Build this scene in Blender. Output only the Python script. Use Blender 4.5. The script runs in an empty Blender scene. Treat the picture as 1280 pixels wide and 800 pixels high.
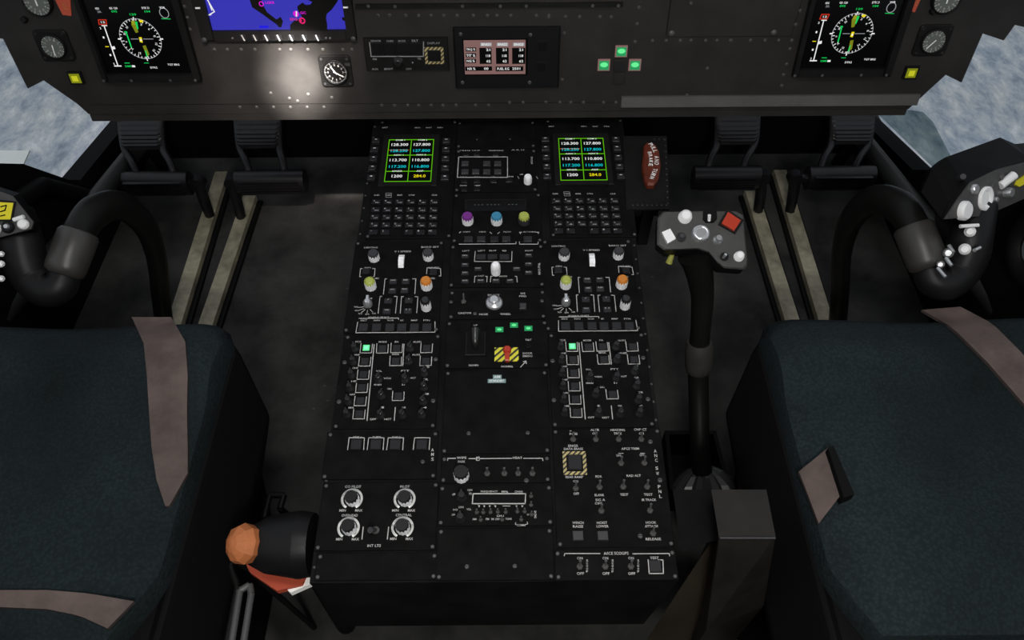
import bpy, math, random
from mathutils import Vector, Matrix
random.seed(7)
C = bpy.context.scene.collection
scn = bpy.context.scene

# ---------------------------------------------------------------- camera, light, exposure
F = 950.0; PITCH = math.radians(52.0); ROLL = math.radians(0.43); CAM = Vector((0.0255, 0.0, 1.45))
cd = bpy.data.cameras.new('camera'); cam = bpy.data.objects.new('camera', cd); C.objects.link(cam)
cd.sensor_width = 36.0; cd.lens = F/1280*36.0; cd.clip_start = 0.02; cd.clip_end = 500
cam.matrix_world = Matrix.Translation(CAM) @ Matrix.Rotation(math.pi/2-PITCH, 4, 'X') @ Matrix.Rotation(-ROLL, 4, 'Z')
scn.camera = cam
vs = scn.view_settings
scn.display_settings.display_device = 'sRGB'
vs.view_transform = 'Standard'; vs.look = 'None'; vs.exposure = 0.0; vs.gamma = 1.0; vs.use_curve_mapping = False

w = bpy.data.worlds.new('sky'); scn.world = w; w.use_nodes = True
wn = w.node_tree.nodes; wl = w.node_tree.links
bg = wn['Background']; bg.inputs['Strength'].default_value = 0.62
tc = wn.new('ShaderNodeTexCoord'); sp = wn.new('ShaderNodeSeparateXYZ'); cr = wn.new('ShaderNodeValToRGB')
wl.new(tc.outputs['Generated'], sp.inputs[0]); wl.new(sp.outputs['Z'], cr.inputs[0]); wl.new(cr.outputs[0], bg.inputs['Color'])
cr.color_ramp.elements[0].position = 0.0; cr.color_ramp.elements[0].color = (0.50, 0.52, 0.55, 1)
cr.color_ramp.elements[1].position = 0.7; cr.color_ramp.elements[1].color = (0.95, 1.0, 1.08, 1)

def lamp(name, kind, loc, target, energy, color=(1,1,1), **kw):
    ld = bpy.data.lights.new(name, kind); ld.energy = energy; ld.color = color
    for k, v in kw.items(): setattr(ld, k, v)
    o = bpy.data.objects.new(name, ld); C.objects.link(o); o.location = loc
    o.rotation_euler = (Vector(target)-Vector(loc)).to_track_quat('-Z', 'Y').to_euler()
    return o
# added spots without a fixture, imitating the glare on the instrument panel
lamp('glare_spot', 'SPOT', (-0.20, 0.30, 1.75), (-0.352, 1.19, 0.640), 1300, (1.0, .96, .92), spot_size=math.radians(3.7), spot_blend=1.0, shadow_soft_size=.010)
lamp('glare_spot_ring', 'SPOT', (-0.20, 0.30, 1.75), (-0.355, 1.19, 0.640), 1000, (1.0, .94, .88), spot_size=math.radians(6.6), spot_blend=1.0, shadow_soft_size=.012)
lamp('glare_spot_spill', 'SPOT', (-0.20, 0.30, 1.75), (-0.385, 1.19, 0.645), 110, (1.0, .87, .78), spot_size=math.radians(15), spot_blend=1.0, shadow_soft_size=.015)
# added unseen fill lights: one overhead, one behind the camera for front faces
lamp('overhead_fill', 'AREA', (0.0, 0.25, 2.05), (0, .55, .4), 9.0, (1.0, .99, .97), size=.30)
lamp('rear_fill', 'AREA', (0.1, -0.55, 1.65), (0, .75, .45), 15.0, (1.0, .98, .95), size=.25)

# ---------------------------------------------------------------- measuring helpers
cp, spt = math.cos(PITCH), math.sin(PITCH)
def ray(px, py):
    dx, dy = (px-640)/F, (400-py)/F
    x = dx*math.cos(ROLL)+dy*math.sin(ROLL); y = -dx*math.sin(ROLL)+dy*math.cos(ROLL)
    return Vector((x, cp+y*spt, -spt+y*cp))
def atZ(px, py, z):
    d = ray(px, py); return CAM+d*((z-CAM.z)/d.z)
def atX(px, py, x):
    d = ray(px, py); return CAM+d*((x-CAM.x)/d.x)
def atY(px, py, y):
    d = ray(px, py); return CAM+d*((y-CAM.y)/d.y)
def atP(px, py, o, n):
    d = ray(px, py); return CAM+d*((o-CAM).dot(n)/d.dot(n))
class Frame:
    def __init__(s, o, v, n):
        s.o = Vector(o); s.v = Vector(v).normalized(); s.n = Vector(n).normalized(); s.u = s.v.cross(s.n).normalized()
        s.rot = Matrix((s.u, s.v, s.n)).transposed()
    def at(s, p, h=0.0):
        q = atP(p[0], p[1], s.o+s.n*h, s.n)-s.o
        return Vector((q.dot(s.u), q.dot(s.v), h))
    def world(s, q): return s.o+s.rot@Vector(q)
A = math.atan2(.062, .859)
CON = Frame((0, .334, .48), (0, math.cos(A), math.sin(A)), (0, -math.sin(A), math.cos(A)))
T = math.radians(11.8)
PAN = Frame((0, 1.17, .584), (0, math.sin(T), math.cos(T)), (0, -math.cos(T), math.sin(T)))
def crop(x0, y0, s): return lambda x, y: (x0+x/s, y0+y/s)
cA = crop(440,140,4.7077); cB = crop(660,140,4.705); cC = crop(430,290,5.715); cD = crop(550,290,4.0)
cE = crop(680,290,5.714); cF = crop(410,410,6.153); cG = crop(680,410,6.153); cH = crop(390,530,3.81)
cI = crop(540,480,3.075); cJ = crop(680,520,3.64); p1 = crop(0,0,4.923); p2 = crop(240,0,4.923)
p3 = crop(440,0,4.923); p4 = crop(680,0,4.923); p5 = crop(900,0,3.368); cK = crop(240,580,3.64)
cL = crop(800,520,2.857); cM = crop(800,240,2.5); cN = crop(0,360,1.818); cO = crop(880,360,1.818)
cQ = crop(1090,160,4.0); cR = crop(0,180,3.636); cS = crop(0,130,2.963); cT = crop(780,130,2.56)

# ---------------------------------------------------------------- materials
M = {}
def lin(c): return tuple(((x/255)/12.92 if x/255 <= .04045 else ((x/255+.055)/1.055)**2.4) for x in c)
def mat(key, col, rough=.5, spec=.3, metal=0, noise=0.0, scale=20, bump=0.0, bscale=80, col2=None, emit=None):
    m = bpy.data.materials.new(key); m.use_nodes = True; nt = m.node_tree; n = nt.nodes; L = nt.links
    b = n['Principled BSDF']
    b.inputs['Roughness'].default_value = rough; b.inputs['Metallic'].default_value = metal
    b.inputs['Specular IOR Level'].default_value = spec
    c = (*col, 1); b.inputs['Base Color'].default_value = c
    t = None
    if noise or bump:
        t = n.new('ShaderNodeTexCoord')
    if noise:
        nz = n.new('ShaderNodeTexNoise'); nz.inputs['Scale'].default_value = scale; nz.inputs['Detail'].default_value = 8; nz.inputs['Roughness'].default_value = .65
        L.new(t.outputs['Object'], nz.inputs['Vector'])
        r = n.new('ShaderNodeValToRGB'); L.new(nz.outputs[0], r.inputs[0]); L.new(r.outputs[0], b.inputs['Base Color'])
        a = col2 or tuple(x*(1-noise) for x in col); z = tuple(x*(1+noise) for x in col)
        r.color_ramp.elements[0].position = .35; r.color_ramp.elements[0].color = (*a, 1)
        r.color_ramp.elements[1].position = .68; r.color_ramp.elements[1].color = (*z, 1)
    if bump:
        nb = n.new('ShaderNodeTexNoise'); nb.inputs['Scale'].default_value = bscale; nb.inputs['Detail'].default_value = 4
        L.new(t.outputs['Object'], nb.inputs['Vector'])
        bp = n.new('ShaderNodeBump'); bp.inputs['Strength'].default_value = bump; bp.inputs['Distance'].default_value = .002
        L.new(nb.outputs[0], bp.inputs['Height']); L.new(bp.outputs[0], b.inputs['Normal'])
    if emit:
        b.inputs['Emission Color'].default_value = (*lin(emit), 1); b.inputs['Emission Strength'].default_value = 1.0
        b.inputs['Base Color'].default_value = (.005, .005, .005, 1); b.inputs['Specular IOR Level'].default_value = 0
    M[key] = m; return m
mat('face', (.0050,.0049,.0048), .6, .035, noise=.35, scale=30)
mat('console', (.0062,.0062,.0063), .6, .04, noise=.4, scale=9, bump=.1)
mat('panelgrey', (.0195,.0180,.0170), .5, .2, noise=.24, scale=13, bump=.08, bscale=60)
mat('panelside', (.006,.006,.006), .55, .12)
mat('bezel', (.0085,.0082,.0080), .45, .1, noise=.2, scale=30)
mat('unitblack', (.005,.005,.0053), .45, .15)
mat('hole', (.003,.003,.003), .7, .1)
mat('print', (.42,.41,.40), .6, .2)
mat('printdim', (.24,.24,.24), .6, .2)
mat('printwhite', (.8,.8,.78), .6, .2)
mat('key', (.013,.013,.0145), .4, .3)
mat('keydark', (.0055,.0055,.006), .35, .25)
mat('knobblack', (.007,.007,.007), .32, .55)
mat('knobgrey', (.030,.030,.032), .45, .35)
mat('knobwhite', (.82,.82,.83), .4, .4, noise=.15, scale=60)
mat('knobpurple', (.15,.018,.20), .4, .4); mat('knobblue', (.035,.20,.33), .4, .4)
mat('knobolive', (.33,.38,.07), .4, .4); mat('knoborange', (.50,.17,.02), .4, .4)
mat('steel', (.55,.56,.57), .3, .5, metal=.8)
mat('screw', (.065,.065,.065), .4, .4)
mat('rivet', (.055,.053,.050), .5, .25)
mat('alu', (.085,.080,.078), .45, .4, noise=.15, scale=14)
mat('floor', (.037,.0365,.035), .7, .06, noise=.55, scale=5, bump=.3, bscale=25)
mat('shell', (.004,.004,.004), .7, .08)
mat('bulk', (.003,.003,.003), .8, .05)
mat('rubber', (.0062,.0062,.0066), .45, .2, bump=.1)
mat('pedal', (.0085,.0080,.0095), .38, .35, noise=.3, scale=20)
mat('rail', (.26,.235,.165), .5, .4, noise=.45, scale=18)
mat('raildark', (.004,.004,.004), .5, .15)
mat('tube', (.006,.006,.0056), .40, .16)
mat('collar', (.032,.030,.028), .4, .45, noise=.2, scale=25)
mat('headgrey', (.046,.046,.044), .45, .35, noise=.25, scale=20)
mat('white', (.72,.72,.72), .4, .4)
mat('redlens', (.35,.03,.012), .35, .4)
mat('red', (.42,.07,.035), .5, .3)
mat('brakered', (.10,.017,.007), .45, .35, noise=.3, scale=40)
mat('orange', (.40,.13,.045), .5, .3, noise=.18, scale=30)
mat('brass', (.25,.25,.05), .4, .4)
mat('yellow', (.62,.55,.02), .5, .3)
mat('hazyellow', (.50,.42,.16), .6, .2)
mat('boxmetal', (.0105,.0092,.0078), .38, .35, noise=.5, scale=9, bump=.15, bscale=30)
mat('boxbrown', (.018,.014,.0095), .5, .3, noise=.4, scale=9)
mat('strap', (.085,.063,.056), .65, .2, noise=.28, scale=16, bump=.2, bscale=90)
mat('strapedge', (.04,.03,.028), .7, .2)
mat('seatshell', (.0032,.0031,.0032), .6, .10)
mat('pale', (.93,.93,.90), .6, .2)
mat('boot', (.030,.030,.031), .35, .5)
mat('hood', (.0045,.0045,.0047), .55, .05)
mat('greytube', (.022,.022,.021), .45, .25)
mat('greypost', (.11,.125,.13), .5, .3, noise=.2, scale=6)
mat('tealcard', (.16,.24,.24), .6, .2)
mat('screen', (.0015,.0015,.0018), .25, .25)
mat('dial', (.10,.115,.105), .4, .3); mat('dialdark', (.006,.006,.006), .4, .3)
for k, c in dict(e_white=(235,235,235), e_dim=(150,150,155), e_green=(20,205,90), e_lime=(90,180,5), e_cyan=(0,190,200),
                 e_yellow=(235,215,20), e_olive=(120,125,20), e_red=(190,45,25), e_orange=(215,80,20), e_blue=(52,50,176), e_blue2=(25,20,225),
                 e_mag=(225,20,215), e_pink=(230,30,110), e_lamp=(105,240,150), e_teal=(140,255,205), e_rose=(126,95,92), e_amber=(150,150,30),
                 e_black=(0,0,0), e_lampy=(190,190,35), e_lampg=(40,150,90)).items():
    mat(k, (0,0,0), .6, 0, emit=c)

def fabric():
    m = bpy.data.materials.new('seatfabric'); m.use_nodes = True; nt = m.node_tree; n = nt.nodes; L = nt.links; b = n['Principled BSDF']
    b.inputs['Roughness'].default_value = .9; b.inputs['Specular IOR Level'].default_value = .1
    t = n.new('ShaderNodeTexCoord')
    nz = n.new('ShaderNodeTexNoise'); nz.inputs['Scale'].default_value = 3.6; nz.inputs['Detail'].default_value = 6
    L.new(t.outputs['Object'], nz.inputs['Vector'])
    r = n.new('ShaderNodeValToRGB'); L.new(nz.outputs[0], r.inputs[0])
    r.color_ramp.elements[0].position = .3; r.color_ramp.elements[0].color = (.0070,.0105,.0112,1)
    r.color_ramp.elements[1].position = .75; r.color_ramp.elements[1].color = (.0215,.0315,.0350,1)
    vo = n.new('ShaderNodeTexVoronoi'); vo.inputs['Scale'].default_value = 210; vo.inputs['Randomness'].default_value = 1.0
    L.new(t.outputs['Object'], vo.inputs['Vector'])
    mx = n.new('ShaderNodeMixRGB'); mx.blend_type = 'MULTIPLY'; mx.inputs[0].default_value = .55
    r2 = n.new('ShaderNodeValToRGB'); r2.color_ramp.elements[0].color = (1.25,1.25,1.25,1); r2.color_ramp.elements[1].color = (.35,.35,.35,1); r2.color_ramp.elements[1].position = .7
    L.new(vo.outputs[0], r2.inputs[0]); L.new(r.outputs[0], mx.inputs[1]); L.new(r2.outputs[0], mx.inputs[2]); L.new(mx.outputs[0], b.inputs['Base Color'])
    bp = n.new('ShaderNodeBump'); bp.inputs['Strength'].default_value = .5; bp.inputs['Distance'].default_value = .0015; bp.invert = True
    L.new(vo.outputs[0], bp.inputs['Height']); L.new(bp.outputs[0], b.inputs['Normal'])
    M['fabric'] = m
fabric()
def hazard():
    m = bpy.data.materials.new('hazard'); m.use_nodes = True; nt = m.node_tree; n = nt.nodes; L = nt.links; b = n['Principled BSDF']
    t = n.new('ShaderNodeTexCoord'); mp = n.new('ShaderNodeMapping'); mp.inputs['Rotation'].default_value = (0,0,math.radians(45)); L.new(t.outputs['Object'], mp.inputs[0])
    wv = n.new('ShaderNodeTexWave'); wv.inputs['Scale'].default_value = 62; wv.bands_direction = 'X'; L.new(mp.outputs[0], wv.inputs[0])
    r = n.new('ShaderNodeValToRGB'); r.color_ramp.interpolation = 'CONSTANT'; r.color_ramp.elements[0].color = (.02,.018,.012,1)
    r.color_ramp.elements[1].position = .42; r.color_ramp.elements[1].color = (.42,.34,.14,1)
    L.new(wv.outputs[0], r.inputs[0]); L.new(r.outputs[0], b.inputs['Base Color']); b.inputs['Roughness'].default_value = .6
    M['hazard'] = m
    m2 = m.copy(); m2.name = 'hazardbright'; M['hazardbright'] = m2
    for nn in m2.node_tree.nodes:
        if nn.type == 'VALTORGB': nn.color_ramp.elements[1].color = (.60,.56,.03,1); nn.color_ramp.elements[1].position = .36
        if nn.type == 'TEX_WAVE': nn.inputs['Scale'].default_value = 40
hazard()
def glass():
    m = bpy.data.materials.new('windowglass'); m.use_nodes = True; n = m.node_tree.nodes; L = m.node_tree.links; n.clear()
    o = n.new('ShaderNodeOutputMaterial'); mx = n.new('ShaderNodeMixShader'); tr = n.new('ShaderNodeBsdfTransparent'); gl = n.new('ShaderNodeBsdfGlossy')
    tr.inputs[0].default_value = (.95,.97,.97,1); gl.inputs[1].default_value = .02; mx.inputs[0].default_value = .03
    L.new(tr.outputs[0], mx.inputs[1]); L.new(gl.outputs[0], mx.inputs[2]); L.new(mx.outputs[0], o.inputs[0]); M['glass'] = m
    m2 = m.copy(); m2.name = 'smokedglass'; M['smoke'] = m2
    for nn in m2.node_tree.nodes:
        if nn.type == 'BSDF_TRANSPARENT': nn.inputs[0].default_value = (.60,.66,.66,1)
glass()
def ground():
    m = bpy.data.materials.new('rockyground'); m.use_nodes = True; nt = m.node_tree; n = nt.nodes; L = nt.links; b = n['Principled BSDF']
    b.inputs['Roughness'].default_value = 1; b.inputs['Specular IOR Level'].default_value = 0
    t = n.new('ShaderNodeTexCoord'); mp = n.new('ShaderNodeMapping'); mp.inputs['Scale'].default_value = (1, .55, 1); mp.inputs['Rotation'].default_value = (0,0,.6); L.new(t.outputs['Object'], mp.inputs[0])
    a = n.new('ShaderNodeTexNoise'); a.inputs['Scale'].default_value = 1.7; a.inputs['Detail'].default_value = 10; a.inputs['Roughness'].default_value = .72; a.inputs['Distortion'].default_value = .15
    L.new(mp.outputs[0], a.inputs['Vector'])
    r = n.new('ShaderNodeValToRGB'); L.new(a.outputs[0], r.inputs[0]); e = r.color_ramp.elements
    e[0].position = .33; e[0].color = (.26,.29,.34,1); e[1].position = .72; e[1].color = (.86,.87,.87,1)
    x = e.new(.45); x.color = (.42,.46,.52,1); x = e.new(.56); x.color = (.60,.61,.62,1)
    c = n.new('ShaderNodeTexNoise'); c.inputs['Scale'].default_value = .3; c.inputs['Detail'].default_value = 3; L.new(t.outputs['Object'], c.inputs['Vector'])
    r2 = n.new('ShaderNodeValToRGB'); L.new(c.outputs[0], r2.inputs[0]); r2.color_ramp.elements[0].color = (.86,.92,1,1); r2.color_ramp.elements[1].color = (1,.97,.90,1)
    mx = n.new('ShaderNodeMixRGB'); mx.blend_type = 'MULTIPLY'; mx.inputs[0].default_value = 1
    L.new(r.outputs[0], mx.inputs[1]); L.new(r2.outputs[0], mx.inputs[2]); L.new(mx.outputs[0], b.inputs['Base Color']); M['ground'] = m
ground()

# ---------------------------------------------------------------- mesh builder
_tx = {}
def text_mesh(s):
    if s not in _tx:
        cu = bpy.data.curves.new('t', 'FONT'); cu.body = s; cu.size = 1; cu.resolution_u = 2; cu.offset = .012
        o = bpy.data.objects.new('t', cu); C.objects.link(o)
        me = bpy.data.meshes.new_from_object(o.evaluated_get(bpy.context.evaluated_depsgraph_get()))
        vs_ = [(v.co.x, v.co.y) for v in me.vertices]; fs = [tuple(p.vertices) for p in me.polygons]
        bpy.data.objects.remove(o); bpy.data.curves.remove(cu); bpy.data.meshes.remove(me)
        if not vs_: vs_ = [(0,0)]; fs = []
        x0 = min(v[0] for v in vs_); x1 = max(v[0] for v in vs_); y0 = min(v[1] for v in vs_); y1 = max(v[1] for v in vs_)
        _tx[s] = ([(v[0]-(x0+x1)/2, v[1]-(y0+y1)/2) for v in vs_], fs, max(x1-x0, .01), max(y1-y0, .01))
    return _tx[s]
class MB:
    def __init__(s): s.v = []; s.f = []; s.m = []; s.sm = []; s.mats = []
    def mi(s, k):
        if k not in s.mats: s.mats.append(k)
        return s.mats.index(k)
    def add(s, vs_, fs, k, smooth=False):
        b = len(s.v); s.v += [tuple(v) for v in vs_]; i = s.mi(k)
        for f in fs: s.f.append(tuple(b+j for j in f)); s.m.append(i); s.sm.append(smooth)
        return s
    def prism(s, poly, z0, z1, k, top=None, ch=0.0, kt=None, sc=None):   # poly in xy, z0..z1, chamfered top edge
        n = len(poly); cx = sum(p[0] for p in poly)/n; cy = sum(p[1] for p in poly)/n
        def inset(p, d):
            dx, dy = p[0]-cx, p[1]-cy; q = math.hypot(dx, dy) or 1; return (p[0]-dx/q*d*1.3, p[1]-dy/q*d*1.3)
        rings = [[(p[0], p[1], z0) for p in poly], [(p[0], p[1], z1-ch) for p in poly]]
        if ch: rings.append([(*inset(p, ch), z1) for p in poly])
        vs_ = sum(rings, []); fs = [tuple(reversed(range(n)))]
        for r in range(len(rings)-1):
            for i in range(n): j = (i+1) % n; fs.append((r*n+i, r*n+j, (r+1)*n+j, (r+1)*n+i))
        s.add(vs_, fs, k)
        s.add(rings[-1], [tuple(range(n))], kt or k); return s
    def rect(s, x0, y0, x1, y1, z0, z1, k, ch=0.0, kt=None):
        return s.prism([(x0,y0),(x1,y0),(x1,y1),(x0,y1)], z0, z1, k, ch=ch, kt=kt)
    def stroke(s, a, b, w, z, k, th=.0004):
        a = Vector(a[:2]); b = Vector(b[:2]); d = (b-a); L = d.length
        if L < 1e-6: return s
        d /= L; q = Vector((-d.y, d.x))*w/2; e = d*w/2
        P = [a-e-q, b+e-q, b+e+q, a-e+q]
        return s.prism([(p.x, p.y) for p in P], z-.0003, z+th, k)
    def text(s, t, c, wd, ht, z, k, rot=0.0):
        v, f, tw, th = text_mesh(t); c0, s0 = math.cos(rot), math.sin(rot); out = []
        for x, y in v:
            x *= wd/tw; y *= ht/th; out.append((c[0]+x*c0-y*s0, c[1]+x*s0+y*c0, z))
        return s.add(out, f, k)
    def lathe(s, c, prof, k, n=20, flute=0.0, nf=0, kt=None, axis=None, smooth=True, ph=0.0):
        # prof: list of (r, z) ; around local z (or the given axis) at c
        c = Vector(c); R = Matrix.Identity(3)
        if axis is not None: R = Vector((0,0,1)).rotation_difference(Vector(axis).normalized()).to_matrix()
        vs_ = []
        for r, z in prof:
            for i in range(n):
                a = 2*math.pi*i/n+ph; rr = r*(1-(flute if (nf and i % 2) else 0))
                vs_.append(tuple(c+R@Vector((rr*math.cos(a), rr*math.sin(a), z))))
        fs = []
        for r in range(len(prof)-1):
            for i in range(n): j = (i+1) % n; fs.append((r*n+i, r*n+j, (r+1)*n+j, (r+1)*n+i))
        s.add(vs_, fs, k, smooth and not flute)
        L = len(prof)-1
        s.add([vs_[L*n+i] for i in range(n)], [tuple(range(n))], kt or k)
        s.add([vs_[i] for i in range(n)], [tuple(reversed(range(n)))], k)
        return s
    def tube(s, pts, rad, k, n=16, smooth=True, sub=6, sq=1.0):
        pts = [Vector(p) for p in pts]
        if not hasattr(rad, '__len__'): rad = [rad]*len(pts)
        P = []; R = []
        for i in range(len(pts)-1):
            p0 = pts[max(i-1,0)]; p_1 = pts[i]; p_2 = pts[i+1]; p_3 = pts[min(i+2, len(pts)-1)]
            for j in range(sub):
                t = j/sub
                P.append(.5*((2*p_1)+(p_2-p0)*t+(2*p0-5*p_1+4*p_2-p_3)*t*t+(3*p_1-p0-3*p_2+p_3)*t**3)); R.append(rad[i]*(1-t)+rad[i+1]*t)
        P.append(pts[-1]); R.append(rad[-1])
        up = Vector((0,0,1)); vs_ = []
        d0 = (P[1]-P[0]).normalized(); a = d0.orthogonal().normalized()
        for i, p in enumerate(P):
            d = (P[min(i+1, len(P)-1)]-P[max(i-1,0)]).normalized(); a = (a-d*a.dot(d)).normalized(); b = d.cross(a)
            for q in range(n):
                an = 2*math.pi*q/n; vs_.append(tuple(p+(a*math.cos(an)+b*math.sin(an)*sq)*R[i]))
        fs = []
        for i in range(len(P)-1):
            for q in range(n): j = (q+1) % n; fs.append((i*n+q, i*n+j, (i+1)*n+j, (i+1)*n+q))
        s.add(vs_, fs, k, smooth)
        s.add(vs_[:n], [tuple(reversed(range(n)))], k); s.add(vs_[-n:], [tuple(range(n))], k); return s
    def loft(s, rings, k, cap=True, smooth=False, kt=None):
        n = len(rings[0]); vs_ = sum([[tuple(p) for p in r] for r in rings], []); fs = []
        for r in range(len(rings)-1):
            for i in range(n): j = (i+1) % n; fs.append((r*n+i, r*n+j, (r+1)*n+j, (r+1)*n+i))
        s.add(vs_, fs, k, smooth)
        if cap:
            s.add(rings[0], [tuple(reversed(range(n)))], k); s.add(rings[-1], [tuple(range(n))], kt or k)
        return s
    def build(s, name, parent=None, off=(0,0,0), props=None, bevel=0.0):
        off = Vector(off)
        me = bpy.data.meshes.new(name); me.from_pydata([tuple(Vector(v)-off) for v in s.v], [], s.f)
        for k in s.mats: me.materials.append(M[k])
        me.polygons.foreach_set('material_index', s.m); me.polygons.foreach_set('use_smooth', s.sm); me.update()
        o = bpy.data.objects.new(name, me); C.objects.link(o)
        if parent is not None: o.parent = parent
        if bevel:
            b = o.modifiers.new('bevel', 'BEVEL'); b.width = bevel; b.segments = 2; b.limit_method = 'ANGLE'; b.angle_limit = .6
        for kk, vv in (props or {}).items(): o[kk] = vv
        return o
def thing(name, label, cat, loc, rot=None, group=None):
    o = bpy.data.objects.new(name, None); o.empty_display_size = .05; C.objects.link(o); o.location = loc
    if rot is not None: o.rotation_euler = rot.to_euler()
    o['label'] = label; o['category'] = cat
    if group: o['group'] = group
    return o
def struct(name, mb): return mb.build(name, props={'kind': 'structure'})

# ---------------------------------------------------------------- a unit fastened to the console or to the instrument panel
TH = .003
class Unit:
    def __init__(s, fr, name, label, cat, x0, x1, y0, y1, group=None, face='face', th=TH, du=0.0, plate=True, ch=.0008, base=0.0):
        ym = (y0+y1)/2; xm = (x0+x1)/2
        s.fr = fr; s.du = du; s.th = th
        a = fr.at((x0, ym)).x; b = fr.at((x1, ym)).x; lo = fr.at((xm, y1)).y; hi = fr.at((xm, y0)).y
        s.cx, s.cy = (a+b)/2, lo; s.w = (b-a); s.h = hi-lo
        s.e = thing(name, label, cat, fr.world((s.cx+du, s.cy, base)), fr.rot, group)
        s.mb = MB()
        if plate: s.mb.rect(-s.w/2, 0, s.w/2, s.h, 0, th, face, ch=ch)
    def L(s, p, h=None):
        q = s.fr.at(p, s.th if h is None else h); return (q.x-s.cx, q.y-s.cy)
    def line(s, pts, k='print', w=.0011, close=False):
        q = [s.L(p) for p in pts]
        if close: q.append(q[0])
        for a, b in zip(q, q[1:]): s.mb.stroke(a, b, w, s.th, k)
    def text(s, t, p, wpx, ht=.0034, k='print', rot=0.0, z=None):
        d = s.fr.at(p, s.th); q = s.L(p); mpp = (s.fr.world(d)-CAM).dot(Vector((0, cp, -spt)))/F
        s.mb.text(t, q, wpx*mpp, ht, (z if z is not None else s.th+.0004), k, rot)
    def part(s, name, mb, label=None):
        return mb.build(name, s.e, props={'label': label} if label else None)
    def screws(s, pts, r=.0028):
        for p in pts:
            q = s.L(p); m = MB(); m.lathe((q[0], q[1], s.th-.0005), [(r, 0), (r, .0012), (r*.6, .002)], 'screw', 10)
            m.rect(q[0]-r*.7, q[1]-.0003, q[0]+r*.7, q[1]+.0003, s.th+.0014, s.th+.0017, 'hole'); s.part('screw', m)
    def corners(s, i=.0045):
        for x in (-s.w/2+i, s.w/2-i):
            for y in (i, s.h-i):
                m = MB(); m.lathe((x, y, s.th-.0005), [(.0026, 0), (.0026, .0011), (.0016, .0018)], 'screw', 10); s.part('screw', m)
    def key(s, p, w, h, ht=.003, k='key', name='push_button', label=None, mark=None, mk='print', mw=.7, mh=.0022, my=0.0):
        q = s.L(p, s.th+ht); m = MB(); m.rect(q[0]-w/2, q[1]-h/2, q[0]+w/2, q[1]+h/2, s.th-.0004, s.th+ht, k, ch=.0007)
        if mark: m.text(mark, (q[0], q[1]+my), w*mw, mh, s.th+ht+.0003, mk)
        return s.part(name, m, label)
    def lamp(s, p, w, h, name='indicator_lamp', rim='e_red', core='e_lamp', mid='e_lampg', label=None):
        q = s.L(p, s.th+.002); m = MB(); m.rect(q[0]-w/2, q[1]-h/2, q[0]+w/2, q[1]+h/2, s.th-.0004, s.th+.002, 'bezel')
        m.rect(q[0]-w*.43, q[1]-h*.43, q[0]+w*.43, q[1]+h*.43, s.th+.001, s.th+.0023, mid)
        m.prism([(q[0]+w*.26*math.cos(a*math.pi/6), q[1]+h*.2*math.sin(a*math.pi/6)) for a in range(12)], s.th+.002, s.th+.0027, core)
        return s.part(name, m, label)
    def knob(s, p, r, h, body='knobwhite', cap='knobgrey', label=None, name='knob', n=24, skirt=None, capr=.78):
        q = s.L(p, s.th+h*.5); m = MB()
        m.lathe((q[0], q[1], s.th-.0004), [(r*1.0, 0), (r, h*.68), (r*.93, h*.85)], body, n, flute=.07, nf=1)
        o = s.part(name, m, label)
        c = MB(); c.lathe((q[0], q[1], s.th+h*.62), [(r*.95, 0), (r*.92, h*.26), (r*capr, h*.38)], cap, n)
        c.build('knob_cap', o); return o
    def rot(s, p, r=.0064, h=.014, label=None, ang=90):
        q = s.L(p, s.th+h*.6); m = MB()
        m.lathe((q[0], q[1], s.th-.0004), [(r*1.1, 0), (r*1.05, h*.3), (r*.75, h*.35), (r*.7, h*.95), (r*.5, h)], 'knobblack', 14)
        o = s.part('rotary_knob', m, label); a = math.radians(ang)
        c = MB(); c.stroke((q[0]-math.cos(a)*r*.5, q[1]-math.sin(a)*r*.5), (q[0]+math.cos(a)*r*.7, q[1]+math.sin(a)*r*.7), .0022, s.th+h, 'key', th=.0015)
        c.build('pointer', o); return o
    def tog(s, p, h=.011, lean=.25, k='screw', g=1.0):
        q = s.L(p, s.th+.002); m = MB(); m.lathe((q[0], q[1], s.th-.0004), [(.0044*g, 0), (.0044*g, .0018), (.003*g, .003)], 'rivet', 6, smooth=False)
        o = s.part('toggle_switch', m); c = MB(); b = Vector((q[0], q[1], s.th+.002)); t = b+Vector((0, lean*h, h))
        c.tube([b, b.lerp(t, .7), t], [.0011*g, .0015*g, .0018*g], k, 8, sub=2); c.build('toggle_lever', o); return o
    def done(s, name='faceplate', screws=True):
        s.mb.build(name, s.e)
        if screws: s.corners()
        return s.e

# ================================================================ THE SETTING
fl = MB(); fl.rect(-1.15, -.9, 1.15, 2.05, -.05, 0, 'floor')
for i in range(46):
    for sx in (-1, 1):
        if i % 3 != 1: fl.lathe((sx*(.265+.006*(i % 2)), .15+i*.035, -.0005), [(.0045, 0), (.0035, .0025)], 'rivet', 8)
for i in range(60):
    x = random.uniform(-.42, .42); y = random.uniform(.3, 1.7)
    if abs(x) > .27: fl.lathe((x, y, -.0005), [(.004, 0), (.003, .002)], 'rivet', 8)
struct('floor', fl)
WX = 1.03
def sill(sx, pts):
    P = [atX(px, py, sx*(WX+.05)) for px, py in pts]; return [(p.y, p.z) for p in P]
def wallpoly(name, sx, prof, k='shell', x0=WX, x1=WX+.05):
    m = MB(); a, b = sx*x0, sx*x1
    m.loft([[(a, y, z) for y, z in prof], [(b, y, z) for y, z in prof]], k); return struct(name, m)
sl = sill(-1, [(60,225), (75,225), (145,143)])
s0 = atX(0, 205, -WX-.05)
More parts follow.
